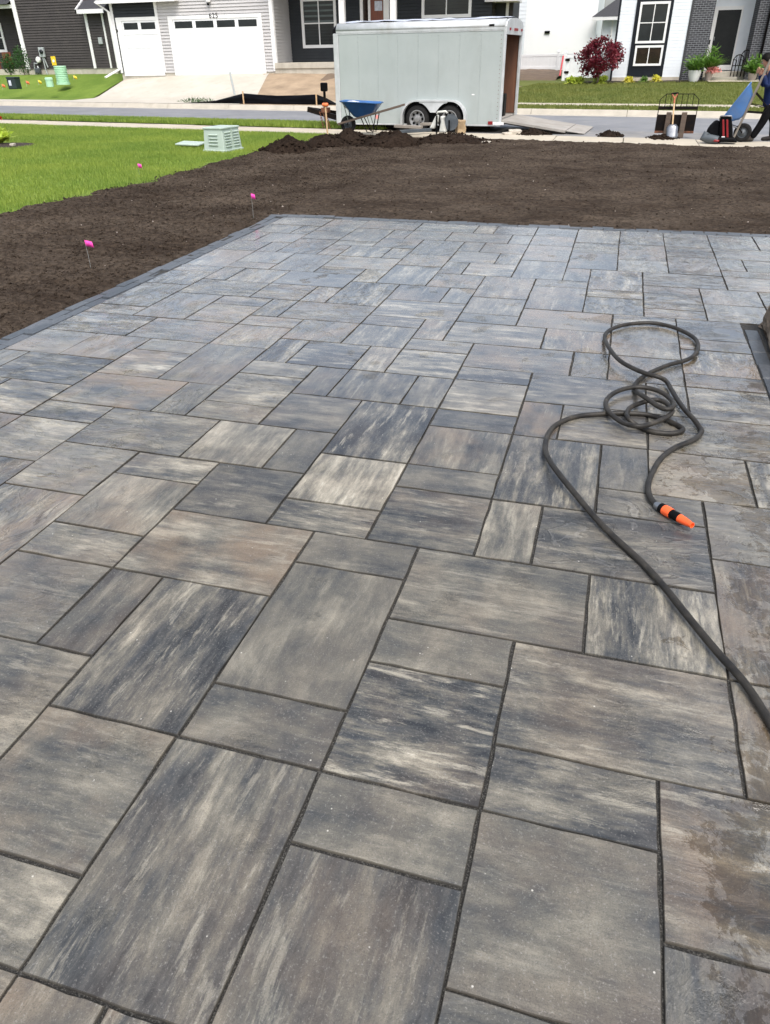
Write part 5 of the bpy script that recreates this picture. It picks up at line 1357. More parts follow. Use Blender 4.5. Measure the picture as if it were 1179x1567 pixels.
# draw bar, coupler, jack, chains
zc = .47
for s in (0.25, TW - .25): MB().bar((.4, s, zbot - .02), (-1.02, TW / 2 - .6, zc), .07, .12).build('draw_bar', M['black_metal'], trl)
jx = -.47
MB().box(-.58, -.38, TW / 2 - .75, TW / 2 - .55, zc - .08, zc + .05).build('coupler', M['rust'], trl, bevel=.02)
MB().tube([(jx, TW / 2 - .7, zc - .35), (jx, TW / 2 - .7, zc + .55)], .035, 10).build('jack', M['black_metal'], trl)
MB().obox((jx + .02, TW / 2 - .75, zc + .52), (.17, .14, .2)).build('jack_head', M['black_plastic'], trl, bevel=.03)
b = MB()
for c in range(3):
    for k in range(7):
        b.obox((-.62 + .09 * c + .015 * k, TW / 2 - .72, zc - .07 - .06 * k * (1 if c != 1 else .7)), (.028, .02, .05), (0, .3 * (k % 2), 0))
b.build('safety_chain', M['rust'], trl)
# ramp with flap: hinged at the sill, resting on the road
hz_ = zbot + .10
def ramp_slab(x0, z0, x1, z1, th, y0, y1, nm, mt):
    return MB().add([(x0, y0, z0), (x1, y0, z1), (x1, y1, z1), (x0, y1, z0), (x0, y0, z0 - th), (x1, y0, z1 - th), (x1, y1, z1 - th), (x0, y1, z0 - th)], [(0, 1, 2, 3), (7, 6, 5, 4), (0, 4, 5, 1), (1, 5, 6, 2), (2, 6, 7, 3), (3, 7, 4, 0)]).build(nm, M[mt], trl)
Z0 = -.145 - GZ
RE = (at(866, 200, YT - .35).x - qf.x) - TL
ramp_slab(TL + .02, hz_, TL + RE, Z0 + .075, .05, .02, TW - .02, 'ramp', 'ramp_wood')
ramp_slab(TL + .02, hz_ - .052, TL + RE, Z0 + .022, .02, -.005, .06, 'ramp_edge', 'black_metal')
ramp_slab(TL + RE + .02, Z0 + .07, TL + RE + .45, Z0 + .016, .012, .02, TW - .02, 'ramp_flap', 'ramp_wood')
MB().box(TL - .02, TL + .04, .0, TW, zbot - .02, hz_ - .06).build('rear_sill', M['rust'], trl)
# tool leaning inside the doorway
MB().box(TL - .35, TL - .12, .9, 1.2, zbot + .12, zbot + .62).build('tool_box', M['black_plastic'], trl, bevel=.03)

# ------------------------------------------------------------------ wheelbarrows
def rring(cx, hx, hy, z0, z1, r, n=4):
    """rounded rectangle ring; z0 at front (low x), z1 at back"""
    pts = []
    for (sx, sy, a0) in ((1, 1, 0), (-1, 1, 90), (-1, -1, 180), (1, -1, 270)):
        for k in range(n):
            a = math.radians(a0 + 90 * k / (n - 1))
            x = cx + sx * (hx - r) + r * math.cos(a); y = sy * (hy - r) + r * math.sin(a)
            t = (x - (cx - hx)) / (2 * hx); pts.append((x, y, z0 + (z1 - z0) * t))
    return pts
def barrow(name, label, blue, handle, drop=0.0):
    t = thing(name, label, 'wheelbarrow', (0, 0, 0), 0)
    rings = [rring(.50, .20, .17, .335, .39, .06), rring(.48, .24, .20, .36, .41, .07), rring(.42, .46, .31, .68, .60, .10), rring(.42, .49, .34, .705, .625, .11), rring(.42, .49, .34, .690, .610, .11),
             rring(.42, .445, .295, .66, .585, .10), rring(.48, .225, .185, .375, .425, .07), rring(.50, .18, .15, .352, .408, .06)]
    m = len(rings[0]); b = MB()
    for g in rings: b.v += [Vector(p) for p in g]
    for g in range(len(rings) - 1):
        for k in range(m): b.f.append((g * m + k, g * m + (k + 1) % m, (g + 1) * m + (k + 1) % m, (g + 1) * m + k))
    b.f += [tuple(range(m - 1, -1, -1)), tuple((len(rings) - 1) * m + k for k in range(m))]
    b.build('tray', M[blue], t, smooth='auto')
    for s in (-1, 1): MB().bar((-.16, s * .10, .21), (1.42, s * .30, .55), .036, .045).build('handle', M[handle], t, bevel=.006)
    MB().bar((-.15, -.12, .205), (-.15, .12, .205), .04, .04).build('nose_guard', M[handle], t)
    wz = .19 - drop
    Mx = Matrix.Translation((.06, 0, wz)) @ Matrix.Rotation(math.pi / 2, 4, 'X'); R = .19
    wh = bpy.data.objects.new('wheel', None); COL.objects.link(wh); wh.parent = t
    MB().lathe([(R * .55, -.045), (R * .8, -.05), (R * .97, -.03), (R, 0), (R * .97, .03), (R * .8, .05), (R * .55, .045), (R * .55, -.045)], 28, Mx, False).build('tyre', M['rubber'], wh, smooth='auto')
    MB().lathe([(R * .56, -.03), (R * .5, -.012), (R * .2, -.03), (R * .1, -.05), (R * .1, .05), (R * .2, .03), (R * .5, .012), (R * .56, .03)], 20, Mx, False).build('rim', M['machine_grey'], wh, smooth='auto')
    MB().tube([(.06, -.12, wz), (.06, .12, wz)], .009, 6).build('axle', M['steel'], t)
    for s in (-1, 1):
        MB().tube([(.06, s * .12, wz), (.10, s * .14, .24)], .012, 6).build('axle_bracket', M['black_metal'], t)
        MB().tube([(.42, s * .175, .335), (.56, s * .20, .02), (.70, s * .20, .0), (.80, s * .215, .41)], .012, 8).build('leg', M['black_metal'], t, smooth='auto')
        MB().tube([(.58, s * .19, .36), (.68, s * .20, .02)], .008, 6).build('leg_strut', M['black_metal'], t)
        MB().bar((.10, s * .13, .25), (.03, s * .2, .60), .025, .006).build('tray_brace', M['steel'], t)
    MB().tube([(.64, -.2, .1), (.64, .2, .1)], .008, 6).build('leg_brace', M['black_metal'], t)
    return t
q = at(533.5, 190, 18.85)
w1 = barrow('wheelbarrow', 'dark blue wheelbarrow standing on the soil heap before the trailer', 'barrow_blue', 'brown_wood')
w1.location = (q.x - .06, 18.85, q.z - .19); w1.rotation_euler = (0, -.03, .10); w1.scale = (1.0, 1.0, 1.0)
# white sack in its tray, small peg sticking out
wc = Vector((w1.location.x + .16, w1.location.y, w1.location.z + .60))
sk = thing('white_sack', 'crumpled white sack lying in the blue wheelbarrow', 'sack', wc)
b = MB(); n = 10
b.lathe([(.0, -.07), (.15, -.06), (.19, 0), (.16, .06), (.07, .085), (0, .088)], 14)
for i_, v_ in enumerate(b.v): b.v[i_] = Vector((v_.x * 1.1 + RND.uniform(-.015, .015), v_.y + RND.uniform(-.015, .015), v_.z + RND.uniform(-.012, .012)))
b.build('sack', M['paper'], sk, smooth=True)
w2 = barrow('wheelbarrow', 'bright blue wheelbarrow tipped on its nose by the worker', 'barrow_blue_light', 'grey_wood', .06)
w2.rotation_mode = 'XYZ'; w2.rotation_euler = (0, -math.radians(63), -0.16); w2.scale = (.92, .92, .92)
qn = at(1123.5, 212, 18.25)
R_ = w2.rotation_euler.to_matrix()
w2.location = Vector((qn.x, 18.25, -.11)) - R_ @ Vector((-.16, -.10, .185)) * .92

# ------------------------------------------------------------------ worker
YPn = 18.45
def pt(px, py, dy=0): 
    q = at(px, py, YPn); return Vector((q.x, YPn + dy, q.z))
def skin_mesh(name, chains, mat, parent, sub=2):
    """chains: lists of (point, radius); the first point of a later chain may reuse an existing index by being an int"""
    vs_ = []; rs = []; es = []
    for ch in chains:
        prev = None
        for it in ch:
            if isinstance(it, int): prev = it; continue
            p, r = it; vs_.append(tuple(p - parent.location)); rs.append(r)
            if prev is not None: es.append((prev, len(vs_) - 1))
            prev = len(vs_) - 1
    me = bpy.data.meshes.new(name); me.from_pydata(vs_, es, []); me.materials.append(mat)
    o = bpy.data.objects.new(name, me); COL.objects.link(o); o.parent = parent
    m = o.modifiers.new('skin', 'SKIN'); m.use_smooth_shade = True
    lay = me.skin_vertices[0].data if me.skin_vertices else None
    if lay is None:
        bpy.context.view_layer.objects.active = o; bm = bmesh.new(); bm.from_mesh(me); bm.verts.layers.skin.verify(); bm.to_mesh(me); bm.free(); lay = me.skin_vertices[0].data
    for k, r in enumerate(rs):
        lay[k].radius = (r, r) if not isinstance(r, tuple) else r
        lay[k].use_root = (k == 0)
    s = o.modifiers.new('sub', 'SUBSURF'); s.levels = sub; s.render_levels = sub
    return o
zg = -.125
foot = at(1150, 215, YPn)
man = thing('person', 'person in blue jacket and black trousers tipping up a blue wheelbarrow', 'person', (foot.x + .3, YPn, zg))
pel, chest, neck = pt(1181, 157), pt(1184, 121), pt(1179, 108)
head = pt(1174, 92)
hip_l, hip_r = pel + Vector((-.02, -.09, -.05)), pel + Vector((.02, .09, -.05))
kn_l, an_l = pt(1166, 187, -.10), pt(1149, 211, -.10)
kn_r, an_r = pt(1186, 186, .10), pt(1184, 210, .12)
an_l.z = zg + .09; an_r.z = zg + .09
toe_l, toe_r = an_l + Vector((-.17, -.02, -.05)), an_r + Vector((-.17, -.01, -.05))
sh_l, sh_r = chest + Vector((-.05, -.19, .10)), chest + Vector((-.05, .19, .10))
hd_l, hd_r = pt(1166, 110, -.22), pt(1166, 109, .24)
el_l, el_r = pt(1171, 133, -.30), pt(1172, 132, .32)
# continuous body
body = skin_mesh('body', [[(pel, .10), (pel * .5 + chest * .5, .10), (chest, .11), (neck + Vector((0, 0, -.03)), .062), (neck + Vector((-.01, 0, .06)), .058), (head + Vector((0, 0, -.06)), .075), (head + Vector((.0, 0, .03)), .095), (head + Vector((.01, 0, .085)), .065)],
    [0, (hip_l, .075), (kn_l, .052), (an_l, .034), (toe_l, .022)], [0, (hip_r, .075), (kn_r, .052), (an_r, .034), (toe_r, .022)],
    [2, (sh_l, .052), (el_l, .040), (hd_l, .032)], [2, (sh_r, .052), (el_r, .040), (hd_r, .032)]], M['skin'], man)
# face: nose, brow, ear (facing the wheelbarrow, to the left)
b = MB(); hl = head - man.location
b.add([hl + Vector((-.085, -.018, -.005)), hl + Vector((-.085, .018, -.005)), hl + Vector((-.118, 0, -.03)), hl + Vector((-.082, 0, .03))], [(0, 2, 1), (0, 3, 2), (1, 2, 3)])
b.build('nose', M['skin'], man, smooth=True)
for s in (-1, 1):
    MB().lathe([(0, -.012), (.022, -.006), (.026, .004), (.0, .012)], 10, Matrix.Translation(hl + Vector((.015, s * .092, -.005))) @ Matrix.Rotation(math.pi / 2, 4, 'X')).build('ear', M['skin'], man, smooth=True)
    MB().lathe([(0, -.008), (.012, 0), (0, .008)], 8, Matrix.Translation(hl + Vector((-.085, s * .035, .022)))).build('eye', M['hair'], man, smooth=True)
MB().obox(hl + Vector((-.088, 0, -.052)), (.012, .045, .010)).build('mouth', M['red_soft'], man, bevel=.004)
b = MB(); n = 14
for i in range(9):
    a = math.pi * .5 * (i / 8) ** .9
    for k in range(n):
        f_ = 2 * math.pi * k / n; rr = .108 * math.cos(math.pi / 2 - a) ; zz = .135 - .165 * (i / 8) ** 1.5
        front = max(0, -math.cos(f_)); zz += front * .07 * (i / 8)
        b.v.append(hl + Vector((.012 + rr * 1.08 * math.cos(f_), rr * math.sin(f_), zz)))
for i in range(8):
    for k in range(n): b.f.append((i * n + k, i * n + (k + 1) % n, (i + 1) * n + (k + 1) % n, (i + 1) * n + k))
b.build('hair', M['hair'], man, smooth=True)
# clothes
mid = pel * .45 + chest * .55
jk = skin_mesh('jacket', [[(pel + Vector((0, 0, -.10)), (.175, .16)), (pel + Vector((0, 0, .02)), (.17, .155)), (mid, (.165, .15)), (chest + Vector((0, 0, .03)), (.175, .16)), (neck + Vector((0, 0, -.02)), .085)],
    [3, (sh_l, .088), (el_l, .066), (hd_l + (el_l - hd_l) * .18, .050)], [3, (sh_r, .088), (el_r, .066), (hd_r + (el_r - hd_r) * .18, .050)]], M['jacket'], man)
skin_mesh('collar', [[(neck + Vector((.0, 0, -.02)), .078), (neck + Vector((-.005, 0, .015)), .074)]], M['teal'], man, 1)
skin_mesh('trousers', [[(pel + Vector((0, 0, .03)), .14), (pel + Vector((0, 0, -.05)), .135)], [1, (hip_l + Vector((0, 0, -.04)), .105), (kn_l, .082), (an_l + Vector((0, 0, -.03)), .070)], [1, (hip_r + Vector((0, 0, -.04)), .105), (kn_r, .082), (an_r + Vector((0, 0, -.03)), .070)]], M['trousers'], man)
for an, toe in ((an_l, toe_l), (an_r, toe_r)):
    skin_mesh('shoe', [[(an + Vector((.06, 0, -.045)), .048), (an + Vector((-.02, 0, -.035)), .055), (toe + Vector((.03, 0, .0)), .045), (toe + Vector((-.05, 0, -.005)), .036)]], M['shoe'], man, 2)
# fingers curled round the grips
for hd, s in ((hd_l, -1), (hd_r, 1)):
    b = MB(); o_ = hd - man.location
    for k in range(4):
        z = -.03 + .02 * k
        b.tube([o_ + Vector((.01, 0, z)), o_ + Vector((-.035, -.012 * s, z + .004)), o_ + Vector((-.055, .012 * s, z + .006)), o_ + Vector((-.03, .032 * s, z + .006))], [.011, .0105, .010, .008], 6)
    b.tube([o_ + Vector((.0, .015 * s, .03)), o_ + Vector((-.02, .03 * s, .06)), o_ + Vector((-.045, .02 * s, .065))], [.013, .011, .009], 6)
    b.build('fingers', M['skin'], man, smooth=True)

# ------------------------------------------------------------------ soil heaps
def heap(pxc, pyt, pyb, pxl, pxr, Y, label, seed, mat='pile_soil', base=None):
    zb = -.12 if base is None else base
    q = atz(pxc, pyb, zb); Y = q.y; _hw = (at(pxr, pyb, Y).x - at(pxl, pyb, Y).x) / 2; Y += max(.45, _hw * .8) * .9; q = at(pxc, pyb, Y)
    hw = (at(pxr, pyb, Y).x - at(pxl, pyb, Y).x) / 2; cxp = (at(pxr, pyb, Y).x + at(pxl, pyb, Y).x) / 2
    H = at(pxc, pyt, Y).z - zb; off = q.x - cxp
    n = 46; m = 22; V = [(off, 0, H)]; 
    ang = np.linspace(0, 2 * np.pi, n, endpoint=False)
    pts = []
    for r in range(1, m + 1):
        t = r / m
        x = hw * 1.08 * t * np.cos(ang) + off * (1 - t); y = max(.45, hw * .8) * t * np.sin(ang)
        prof = (1 - t ** 1.5) ** 1.1
        z = H * prof + (.11 * vnoise(x, y, 4, seed) + .09 * vnoise(x, y, 10, seed + 1) + .06 * vnoise(x, y, 24, seed + 2)) * (1 - .6 * t) * min(1, H * 2.5) - .06 * t ** 6
        x = x + .06 * vnoise(x, y, 7, seed + 5); y = y + .06 * vnoise(x, y, 7, seed + 6)
        pts.append(np.stack([x, y, z], 1))
    V = np.vstack([[(off, 0, H)]] + pts)
    F = [(0, 1 + k, 1 + (k + 1) % n, 1 + (k + 1) % n) for k in range(n)]
    F += [(1 + r * n + k, 1 + (r + 1) * n + k, 1 + (r + 1) * n + (k + 1) % n, 1 + r * n + (k + 1) % n) for r in range(m - 1) for k in range(n)]
    me = bpy.data.meshes.new('soil_heap'); me.from_pydata([tuple(v) for v in V], [], [f if f[2] != f[3] else f[:3] for f in F]); me.materials.append(M[mat])
    bm = bmesh.new(); bm.from_mesh(me); bmesh.ops.recalc_face_normals(bm, faces=bm.faces); bm.to_mesh(me); bm.free()
    o = thing('soil_heap', label, 'soil heap', (cxp, Y, zb))
    s_ = bpy.data.objects.new('mound', me); COL.objects.link(s_); s_.parent = o
    # loose clods
    c = []; r_ = np.random.default_rng(seed)
    k = int(90 + 160 * hw)
    a = r_.random(k) * 6.283; t = np.sqrt(r_.random(k)) * 1.12
    x = hw * 1.1 * t * np.cos(a); y = max(.45, hw * .8) * t * np.sin(a)
    z = H * np.clip(1 - t ** 1.5, 0, 1) ** 1.1 + .01
    base6 = [(1, 0, 0), (-1, 0, 0), (0, 1, 0), (0, -1, 0), (0, 0, .8), (0, 0, -.8)]; b = MB()
    for i_ in range(k):
        s2 = .012 + .04 * r_.random() ** 3
        b.add([(x[i_] + p[0] * s2 * r_.uniform(.6, 1.3), y[i_] + p[1] * s2 * r_.uniform(.6, 1.3), z[i_] + p[2] * s2) for p in base6], [(0, 2, 4), (2, 1, 4), (1, 3, 4), (3, 0, 4), (2, 0, 5), (1, 2, 5), (3, 1, 5), (0, 3, 5)])
    b.build('clods', M[mat], o)['kind'] = 'stuff'
    return o
heap(441, 210, 238, 398, 486, 15.9, 'dark soil heap beside the lawn, leftmost and nearest of the heaps', 41)
heap(497, 206, 227, 465, 540, 16.9, 'low dark soil heap left of the blue wheelbarrow', 51)
heap(537, 198, 222, 500, 572, 18.3, 'dark soil heap under the wheel of the blue wheelbarrow', 61)
heap(603, 200, 228, 545, 648, 17.3, 'broad dark soil heap right of the blue wheelbarrow', 71)
heap(690, 203, 222, 628, 752, 17.5, 'long low dark soil heap in front of the trailer wheels', 81)
heap(815, 197, 209, 793, 838, 19.5, 'small dark soil heap under the trailer ramp', 91, base=-.15)
heap(934, 201, 210, 915, 952, 19.4, 'small dark soil heap on the pavement right of the ramp', 101, base=-.15)
heap(1012, 207, 214, 992, 1036, 18.75, 'thin dark soil heap at the foot of the shovel', 111, base=-.13)
# stones and a pale block lying among the heaps
def stone(px, pyt, pyb, w_, Y, label, mt, seed, d_=None, rot=0):
    q = at(px, pyb, Y); H = at(px, pyt, Y).z - q.z
    r_ = random.Random(seed); o = thing('stone_block', label, 'stone', (q.x, Y, q.z), rot); bm = bmesh.new()
    bmesh.ops.create_cube(bm, size=1); bmesh.ops.subdivide_edges(bm, edges=bm.edges[:], cuts=2, use_grid_fill=True)
    for v in bm.verts:
        v.co = Vector((v.co.x * w_, v.co.y * (d_ or w_), (v.co.z + .5) * H)) + Vector((r_.uniform(-1, 1), r_.uniform(-1, 1), r_.uniform(-1, 1))) * .07 * min(w_, H)
    me = bpy.data.meshes.new('stone'); bm.to_mesh(me); bm.free(); me.materials.append(M[mt])
    s_ = bpy.data.objects.new('block', me); COL.objects.link(s_); s_.parent = o
    b_ = s_.modifiers.new('edge', 'BEVEL'); b_.width = .02; b_.segments = 2
stone(705, 183, 204, .20, 18.6, 'tan rough-cut stone block in front of the rear trailer wheel', 'stone_tan', 5, rot=.4)
stone(788, 198, 207, .30, 19.6, 'pale broken concrete lump under the trailer ramp', 'stone_grey', 6, rot=.2)
stone(776, 202, 207.5, .20, 19.4, 'small flat pale concrete lump beside the ramp foot', 'stone_grey', 16, rot=.5)
stone(741, 216, 220.5, .26, 17.3, 'flat pale stone at the right end of the long soil heap', 'stone_grey', 7)
stone(520, 213, 219, .30, 16.9, 'flat pale stone between the heaps before the wheelbarrow', 'stone_grey', 8, d_=.2, rot=.3)
stone(610, 210, 215, .22, 17.9, 'pale stone scrap behind the broad soil heap', 'stone_grey', 9, rot=.2)
# boards and hose of a cut-off saw before the wheels
def board(px0, py0, px1, py1, Y, w_, th, mt, label):
    a, c = at(px0, py0, Y), at(px1, py1, Y); o = thing('wooden_board', label, 'board', ((a.x + c.x) / 2, Y, min(a.z, c.z) - th / 2))
    MB().bar(a - o.location, c - o.location, w_, th).build('plank', M[mt], o, bevel=.006); return o
board(605, 192.5, 646, 194.5, 19.1, .22, .055, 'grey_wood', 'grey weathered board leaning low before the front trailer wheel')
board(608, 201.5, 660, 198.5, 18.7, .10, .07, 'machine_grey', 'dark grey beam lying behind the soil heaps')
board(644, 189.5, 668, 189, 19.3, .12, .06, 'grey_wood', 'short pale board end behind the cut-off saw')
q = at(678, 203, 18.4)
cs = thing('cutoff_saw', 'white and black cut-off saw standing on the soil before the trailer wheels', 'power tool', (q.x, 18.4, q.z))
def lp(px, py): p = at(px, py, 18.4); return (p.x - q.x, p.z - q.z)
MB().prism([lp(673, 202), lp(684, 202), lp(681.5, 192), (lp(680, 183)), lp(682, 177), lp(675, 177), lp(676, 186), lp(674.5, 194)], -.10, .10).build('body', M['machine_white'], cs, bevel=.03)
MB().prism([lp(658, 196), lp(666, 197), lp(671, 186), lp(672, 175), lp(668, 176), lp(664, 184)], -.07, .07).build('shroud', M['machine_white'], cs, bevel=.03)
b = MB(); p = lp(690, 187); r2 = lp(701, 187)[0] - p[0]
MB().lathe([(0, -.012), (r2, -.012), (r2, .012), (0, .012)], 24, Matrix.Translation((p[0], .04, p[1])) @ Matrix.Rotation(math.pi / 2, 4, 'X')).build('blade', M['machine_grey'], cs, smooth='auto')
MB().tube([(*lp(669, 174)[:1], -.02, lp(669, 174)[1]), (lp(671, 171)[0], -.02, lp(671, 171)[1]), (lp(683, 170)[0], -.02, lp(683, 170)[1]), (lp(685, 173)[0], -.02, lp(685, 173)[1])], .024, 8).build('handle', M['machine_white'], cs, smooth=True)
for px in (669.5, 688.5): MB().bar((lp(px, 205)[0], -.08, lp(px, 205)[1]), (lp(px + .5, 176 if px < 680 else 183)[0], -.08, lp(px, 176 if px < 680 else 183)[1]), .04, .03).build('frame_bar', M['black_plastic'], cs)
# orange-headed mallet standing handle-down beside the draw bar
q = at(502, 208, 18.0); t_ = at(498, 160, 18.0)
ml = thing('mallet', 'pale wooden handled mallet with orange head standing in the soil', 'mallet', q)
MB().tube([(0, 0, -.1), (t_.x - q.x, 0, t_.z - q.z)], .020, 10).build('shaft', M['pale_wood'], ml, smooth='auto')
MB().tube([(t_.x - q.x - .07, 0, t_.z - q.z), (t_.x - q.x - .05, 0, t_.z - q.z), (t_.x - q.x + .05, 0, t_.z - q.z), (t_.x - q.x + .07, 0, t_.z - q.z)], [.03, .042, .042, .03], 12).build('head', M['orange_matte'], ml, smooth='auto')

# ------------------------------------------------------------------ silt fence across the road
top = [(262, 158.5), (285, 157), (330, 153.5), (371.6, 142.5), (398, 144.5), (425, 146), (455, 145.4), (484.4, 144), (500, 150), (520, 161)]
bot = [(262, 160), (285, 160), (330, 160), (371, 159.5), (398, 160), (425, 160.3), (455, 160.8), (484, 161), (500, 162), (520, 163)]
YS = lambda px: Yv(at(px, 158, 30).x, 27.0)
o0 = at(400, 160, YS(400))
sf = thing('silt_fence', 'sagging black silt fence on wooden stakes along the far kerb', 'fence', (o0.x, o0.y, zt(o0.x, o0.y)))
V = []; 
for (a, c), (d, e) in zip(top, bot):
    Y = YS(a); T_ = at(a, c, Y); B_ = at(d, e, Y)
    for k in range(6):
        t = k / 5; p = B_.lerp(T_, t); p.y += .05 * math.sin(t * 9 + a * .3) + .03 * math.sin(t * 4 - a * .11); V.append(p)
n = len(top)
b = MB().add(V, [(i * 6 + k, (i + 1) * 6 + k, (i + 1) * 6 + k + 1, i * 6 + k + 1) for i in range(n - 1) for k in range(5)])
fb = b.build('fabric', M['silt_black'], sf, smooth=True, world=True); so = fb.modifiers.new('thick', 'SOLIDIFY'); so.thickness = .008
for (a, c, d, e) in ((371.5, 139, 377, 160.5), (484, 143.5, 489.5, 161.5)):
    Y = YS(a) - .12; B_ = at(d, e, Y); T_ = at(a, c, Y)
    MB().bar((T_.x, Y, B_.z - .15), (T_.x - .0, Y, T_.z), .04, .04).build('stake', M['pale_wood'], sf, world=True)
q = at(359, 140.5, 33.2); t_ = at(349, 110, 33.2)
pp = thing('survey_pipe', 'leaning grey pipe stuck in the bare dirt by the driveway', 'pipe', (q.x, 33.2, q.z))
MB().tube([(0, 0, -.1), (t_.x - q.x + (q.x - at(q.x and 349, 110, 33.2).x) * .45, 0, t_.z - q.z)], .045, 10).build('shaft', M['grey_meter'], pp, smooth='auto')
# weeds at the end of the silt fence
q = at(300, 155, Yv(at(300, 158, 30).x, 27.4)); wd_ = thing('weed_clump', 'ragged weed clump at the left end of the silt fence', 'plant', (q.x, q.y, zt(q.x, q.y)))
b = MB(); leaf_cloud(b, 240, 0, 0, .05, .8, .3, .07, .16, .010, 1.0); b.build('leaves', M['leaf_dark'], wd_)

# ------------------------------------------------------------------ pallet fork attachment and shovel
YK = 19.35
def kp(px, py): p = at(px, py, YK); return (p.x, p.z)
k0 = at(1034, 206, YK)
pf = thing('fork_frame', 'black skid steer fork frame with wire backrest standing on the pavement', 'attachment', (k0.x, YK, -.15))
def lx(px, py, row=None): p = at(px, py, YK); return p.x - k0.x
def lz(px, py): return at(px, py, YK).z + .15
xl0, xr0 = lx(1003, 195), lx(1063, 195)
MB().box(xl0, xr0, -.01, .03, lz(1034, 202.5), lz(1034, 175)).build('back_plate', M['black_metal'], pf, bevel=.008)
MB().box(xl0 - .0, xr0 + .0, -.03, .05, lz(1034, 203.5), lz(1034, 200)).build('lower_rail', M['rust'], pf, bevel=.006)
MB().box(xl0, xr0, -.03, .04, lz(1034, 167.5), lz(1034, 162.5)).build('upper_rail', M['black_metal'], pf, bevel=.006)
for s in (lx(1021.5, 190), lx(1045, 190)):
    f_ = MB().box(s - .055, s + .055, -.085, -.035, 0.005, lz(1034, 171)).build('fork', M['brown_wood'], pf, bevel=.01)
ztg = lz(1040, 143.5); zs = lz(1034, 152)
b = MB().tube([(xl0 + .01, 0, lz(1034, 180)), (xl0 + .01, 0, zs), (xl0 + .13, 0, ztg), (xr0 - .13, 0, ztg), (xr0 - .01, 0, zs), (xr0 - .01, 0, lz(1034, 180))], .009, 6); b.build('guard_frame', M['black_metal'], pf)
for k in range(6):
    x = xl0 + .13 + (xr0 - xl0 - .26) * k / 5; MB().tube([(x, 0, lz(1034, 164)), (x, 0, ztg)], .007, 5).build('guard_bar', M['black_metal'], pf)
q = at(1028, 212.5, 18.9); t_ = at(1041, 142.5, 19.2)
sh = thing('shovel', 'square shovel with orange grip leaning on the black fork frame', 'shovel', (q.x, 18.9, q.z))
d = Vector((at(1040.5, 145, 19.2).x - q.x - .10, .3, t_.z - q.z)); e = d.normalized(); sd = e.cross(Vector((0, 1, 0))).normalized()
bw = .12; bl = .30
b = MB(); vs_ = []
for k in range(6):
    t = k / 5
    for c in range(5):
        s = (c / 4 - .5) * 2; vs_.append(e * (bl * t) + sd * (bw * s * (1 if k < 5 else .55)) + Vector((0, -.03 * (1 - s * s) - .01, 0)))
b.add(vs_, [(k * 5 + c, k * 5 + c + 1, (k + 1) * 5 + c + 1, (k + 1) * 5 + c) for k in range(5) for c in range(4)])
o = b.build('blade', M['steel'], sh, smooth=True); o.modifiers.new('thick', 'SOLIDIFY').thickness = .004
MB().tube([e * (bl * .85), e * (d.length * .80)], .017, 10).build('shaft', M['pale_wood'], sh, smooth='auto')
g0 = e * (d.length * .78); g1 = e * d.length
MB().tube([g0, g0 + (g1 - g0) * .5, g1 + sd * .06], [.019, .017, .014], 8).build('grip_yoke', M['orange_worn'], sh); MB().tube([g0 + (g1 - g0) * .45, g1 - sd * .06], [.017, .014], 8).build('grip_yoke', M['orange_worn'], sh)
MB().tube([g1 - sd * .075, g1 + sd * .075], .019, 10).build('grip_bar', M['black_plastic'], sh)

# ------------------------------------------------------------------ black and red machine on the sidewalk
YM = 17.95
q = at(1107, 221, YM)
mc = thing('demolition_hammer', 'black and red power tool with grey barrel lying on the sidewalk before the wheelbarrow', 'power tool', (q.x, YM, -.125))
def ml_(px, py): p = at(px, py, YM); return (p.x - q.x, p.z + .125)
def poly(ps): return [ml_(*p) for p in ps]
MB().prism(poly([(1100, 214), (1122, 213), (1121, 190), (1119, 177), (1103, 177), (1101, 192)]), -.10, .14).build('housing', M['black_plastic'], mc, bevel=.03)
for a in (1105.5, 1111.5): MB().prism(poly([(a, 211), (a + 3.2, 211), (a + 2.6, 182), (a - .4, 182)]), -.115, -.10).build('red_stripe', M['red'], mc, bevel=.006)
MB().tube([(ml_(1101, 181)[0], -.12, ml_(1101, 181)[1]), (ml_(1103, 176.5)[0], -.12, ml_(1103, 176.5)[1]), (ml_(1119, 176.5)[0], -.12, ml_(1119, 176.5)[1]), (ml_(1120, 181)[0], -.12, ml_(1120, 181)[1])], .013, 8).build('carry_bar', M['steel'], mc, smooth=True)
MB().prism(poly([(1082, 206), (1090, 213), (1101, 214), (1102, 184), (1096, 184), (1088, 192), (1083, 199)]), -.05, .18).build('side_bag', M['trousers'], mc, bevel=.05)
MB().tube([(ml_(1083, 203)[0], 0, ml_(1083, 203)[1]), (ml_(1078, 211)[0], -.02, ml_(1078, 211)[1]), (ml_(1082, 219)[0], -.06, .09), (ml_(1097, 222)[0], -.12, .075)], [.075, .085, .085, .07], 14).build('barrel', M['machine_grey'], mc, smooth='auto')
MB().lathe([(0, 0), (.055, 0), (.055, .03), (0, .03)], 14, Matrix.Translation((ml_(1098, 222)[0], -.135, .072)) @ Matrix.Rotation(math.pi / 2 - .4, 4, 'Z') @ Matrix.Rotation(math.pi / 2, 4, 'Y')).build('muzzle', M['black_plastic'], mc)
MB().prism(poly([(1092, 216), (1128, 217), (1124, 209), (1096, 209)]), -.16, .16).build('base', M['black_plastic'], mc, bevel=.03)
MB().prism(poly([(1090, 215), (1099, 216), (1101, 213), (1094, 211)]), -.19, -.10).build('red_guard', M['red'], mc, bevel=.02)
MB().prism(poly([(1104, 209), (1109, 209), (1109, 207.5), (1104, 207.5)]), -.122, -.115).build('sticker', M['white_paint'], mc)

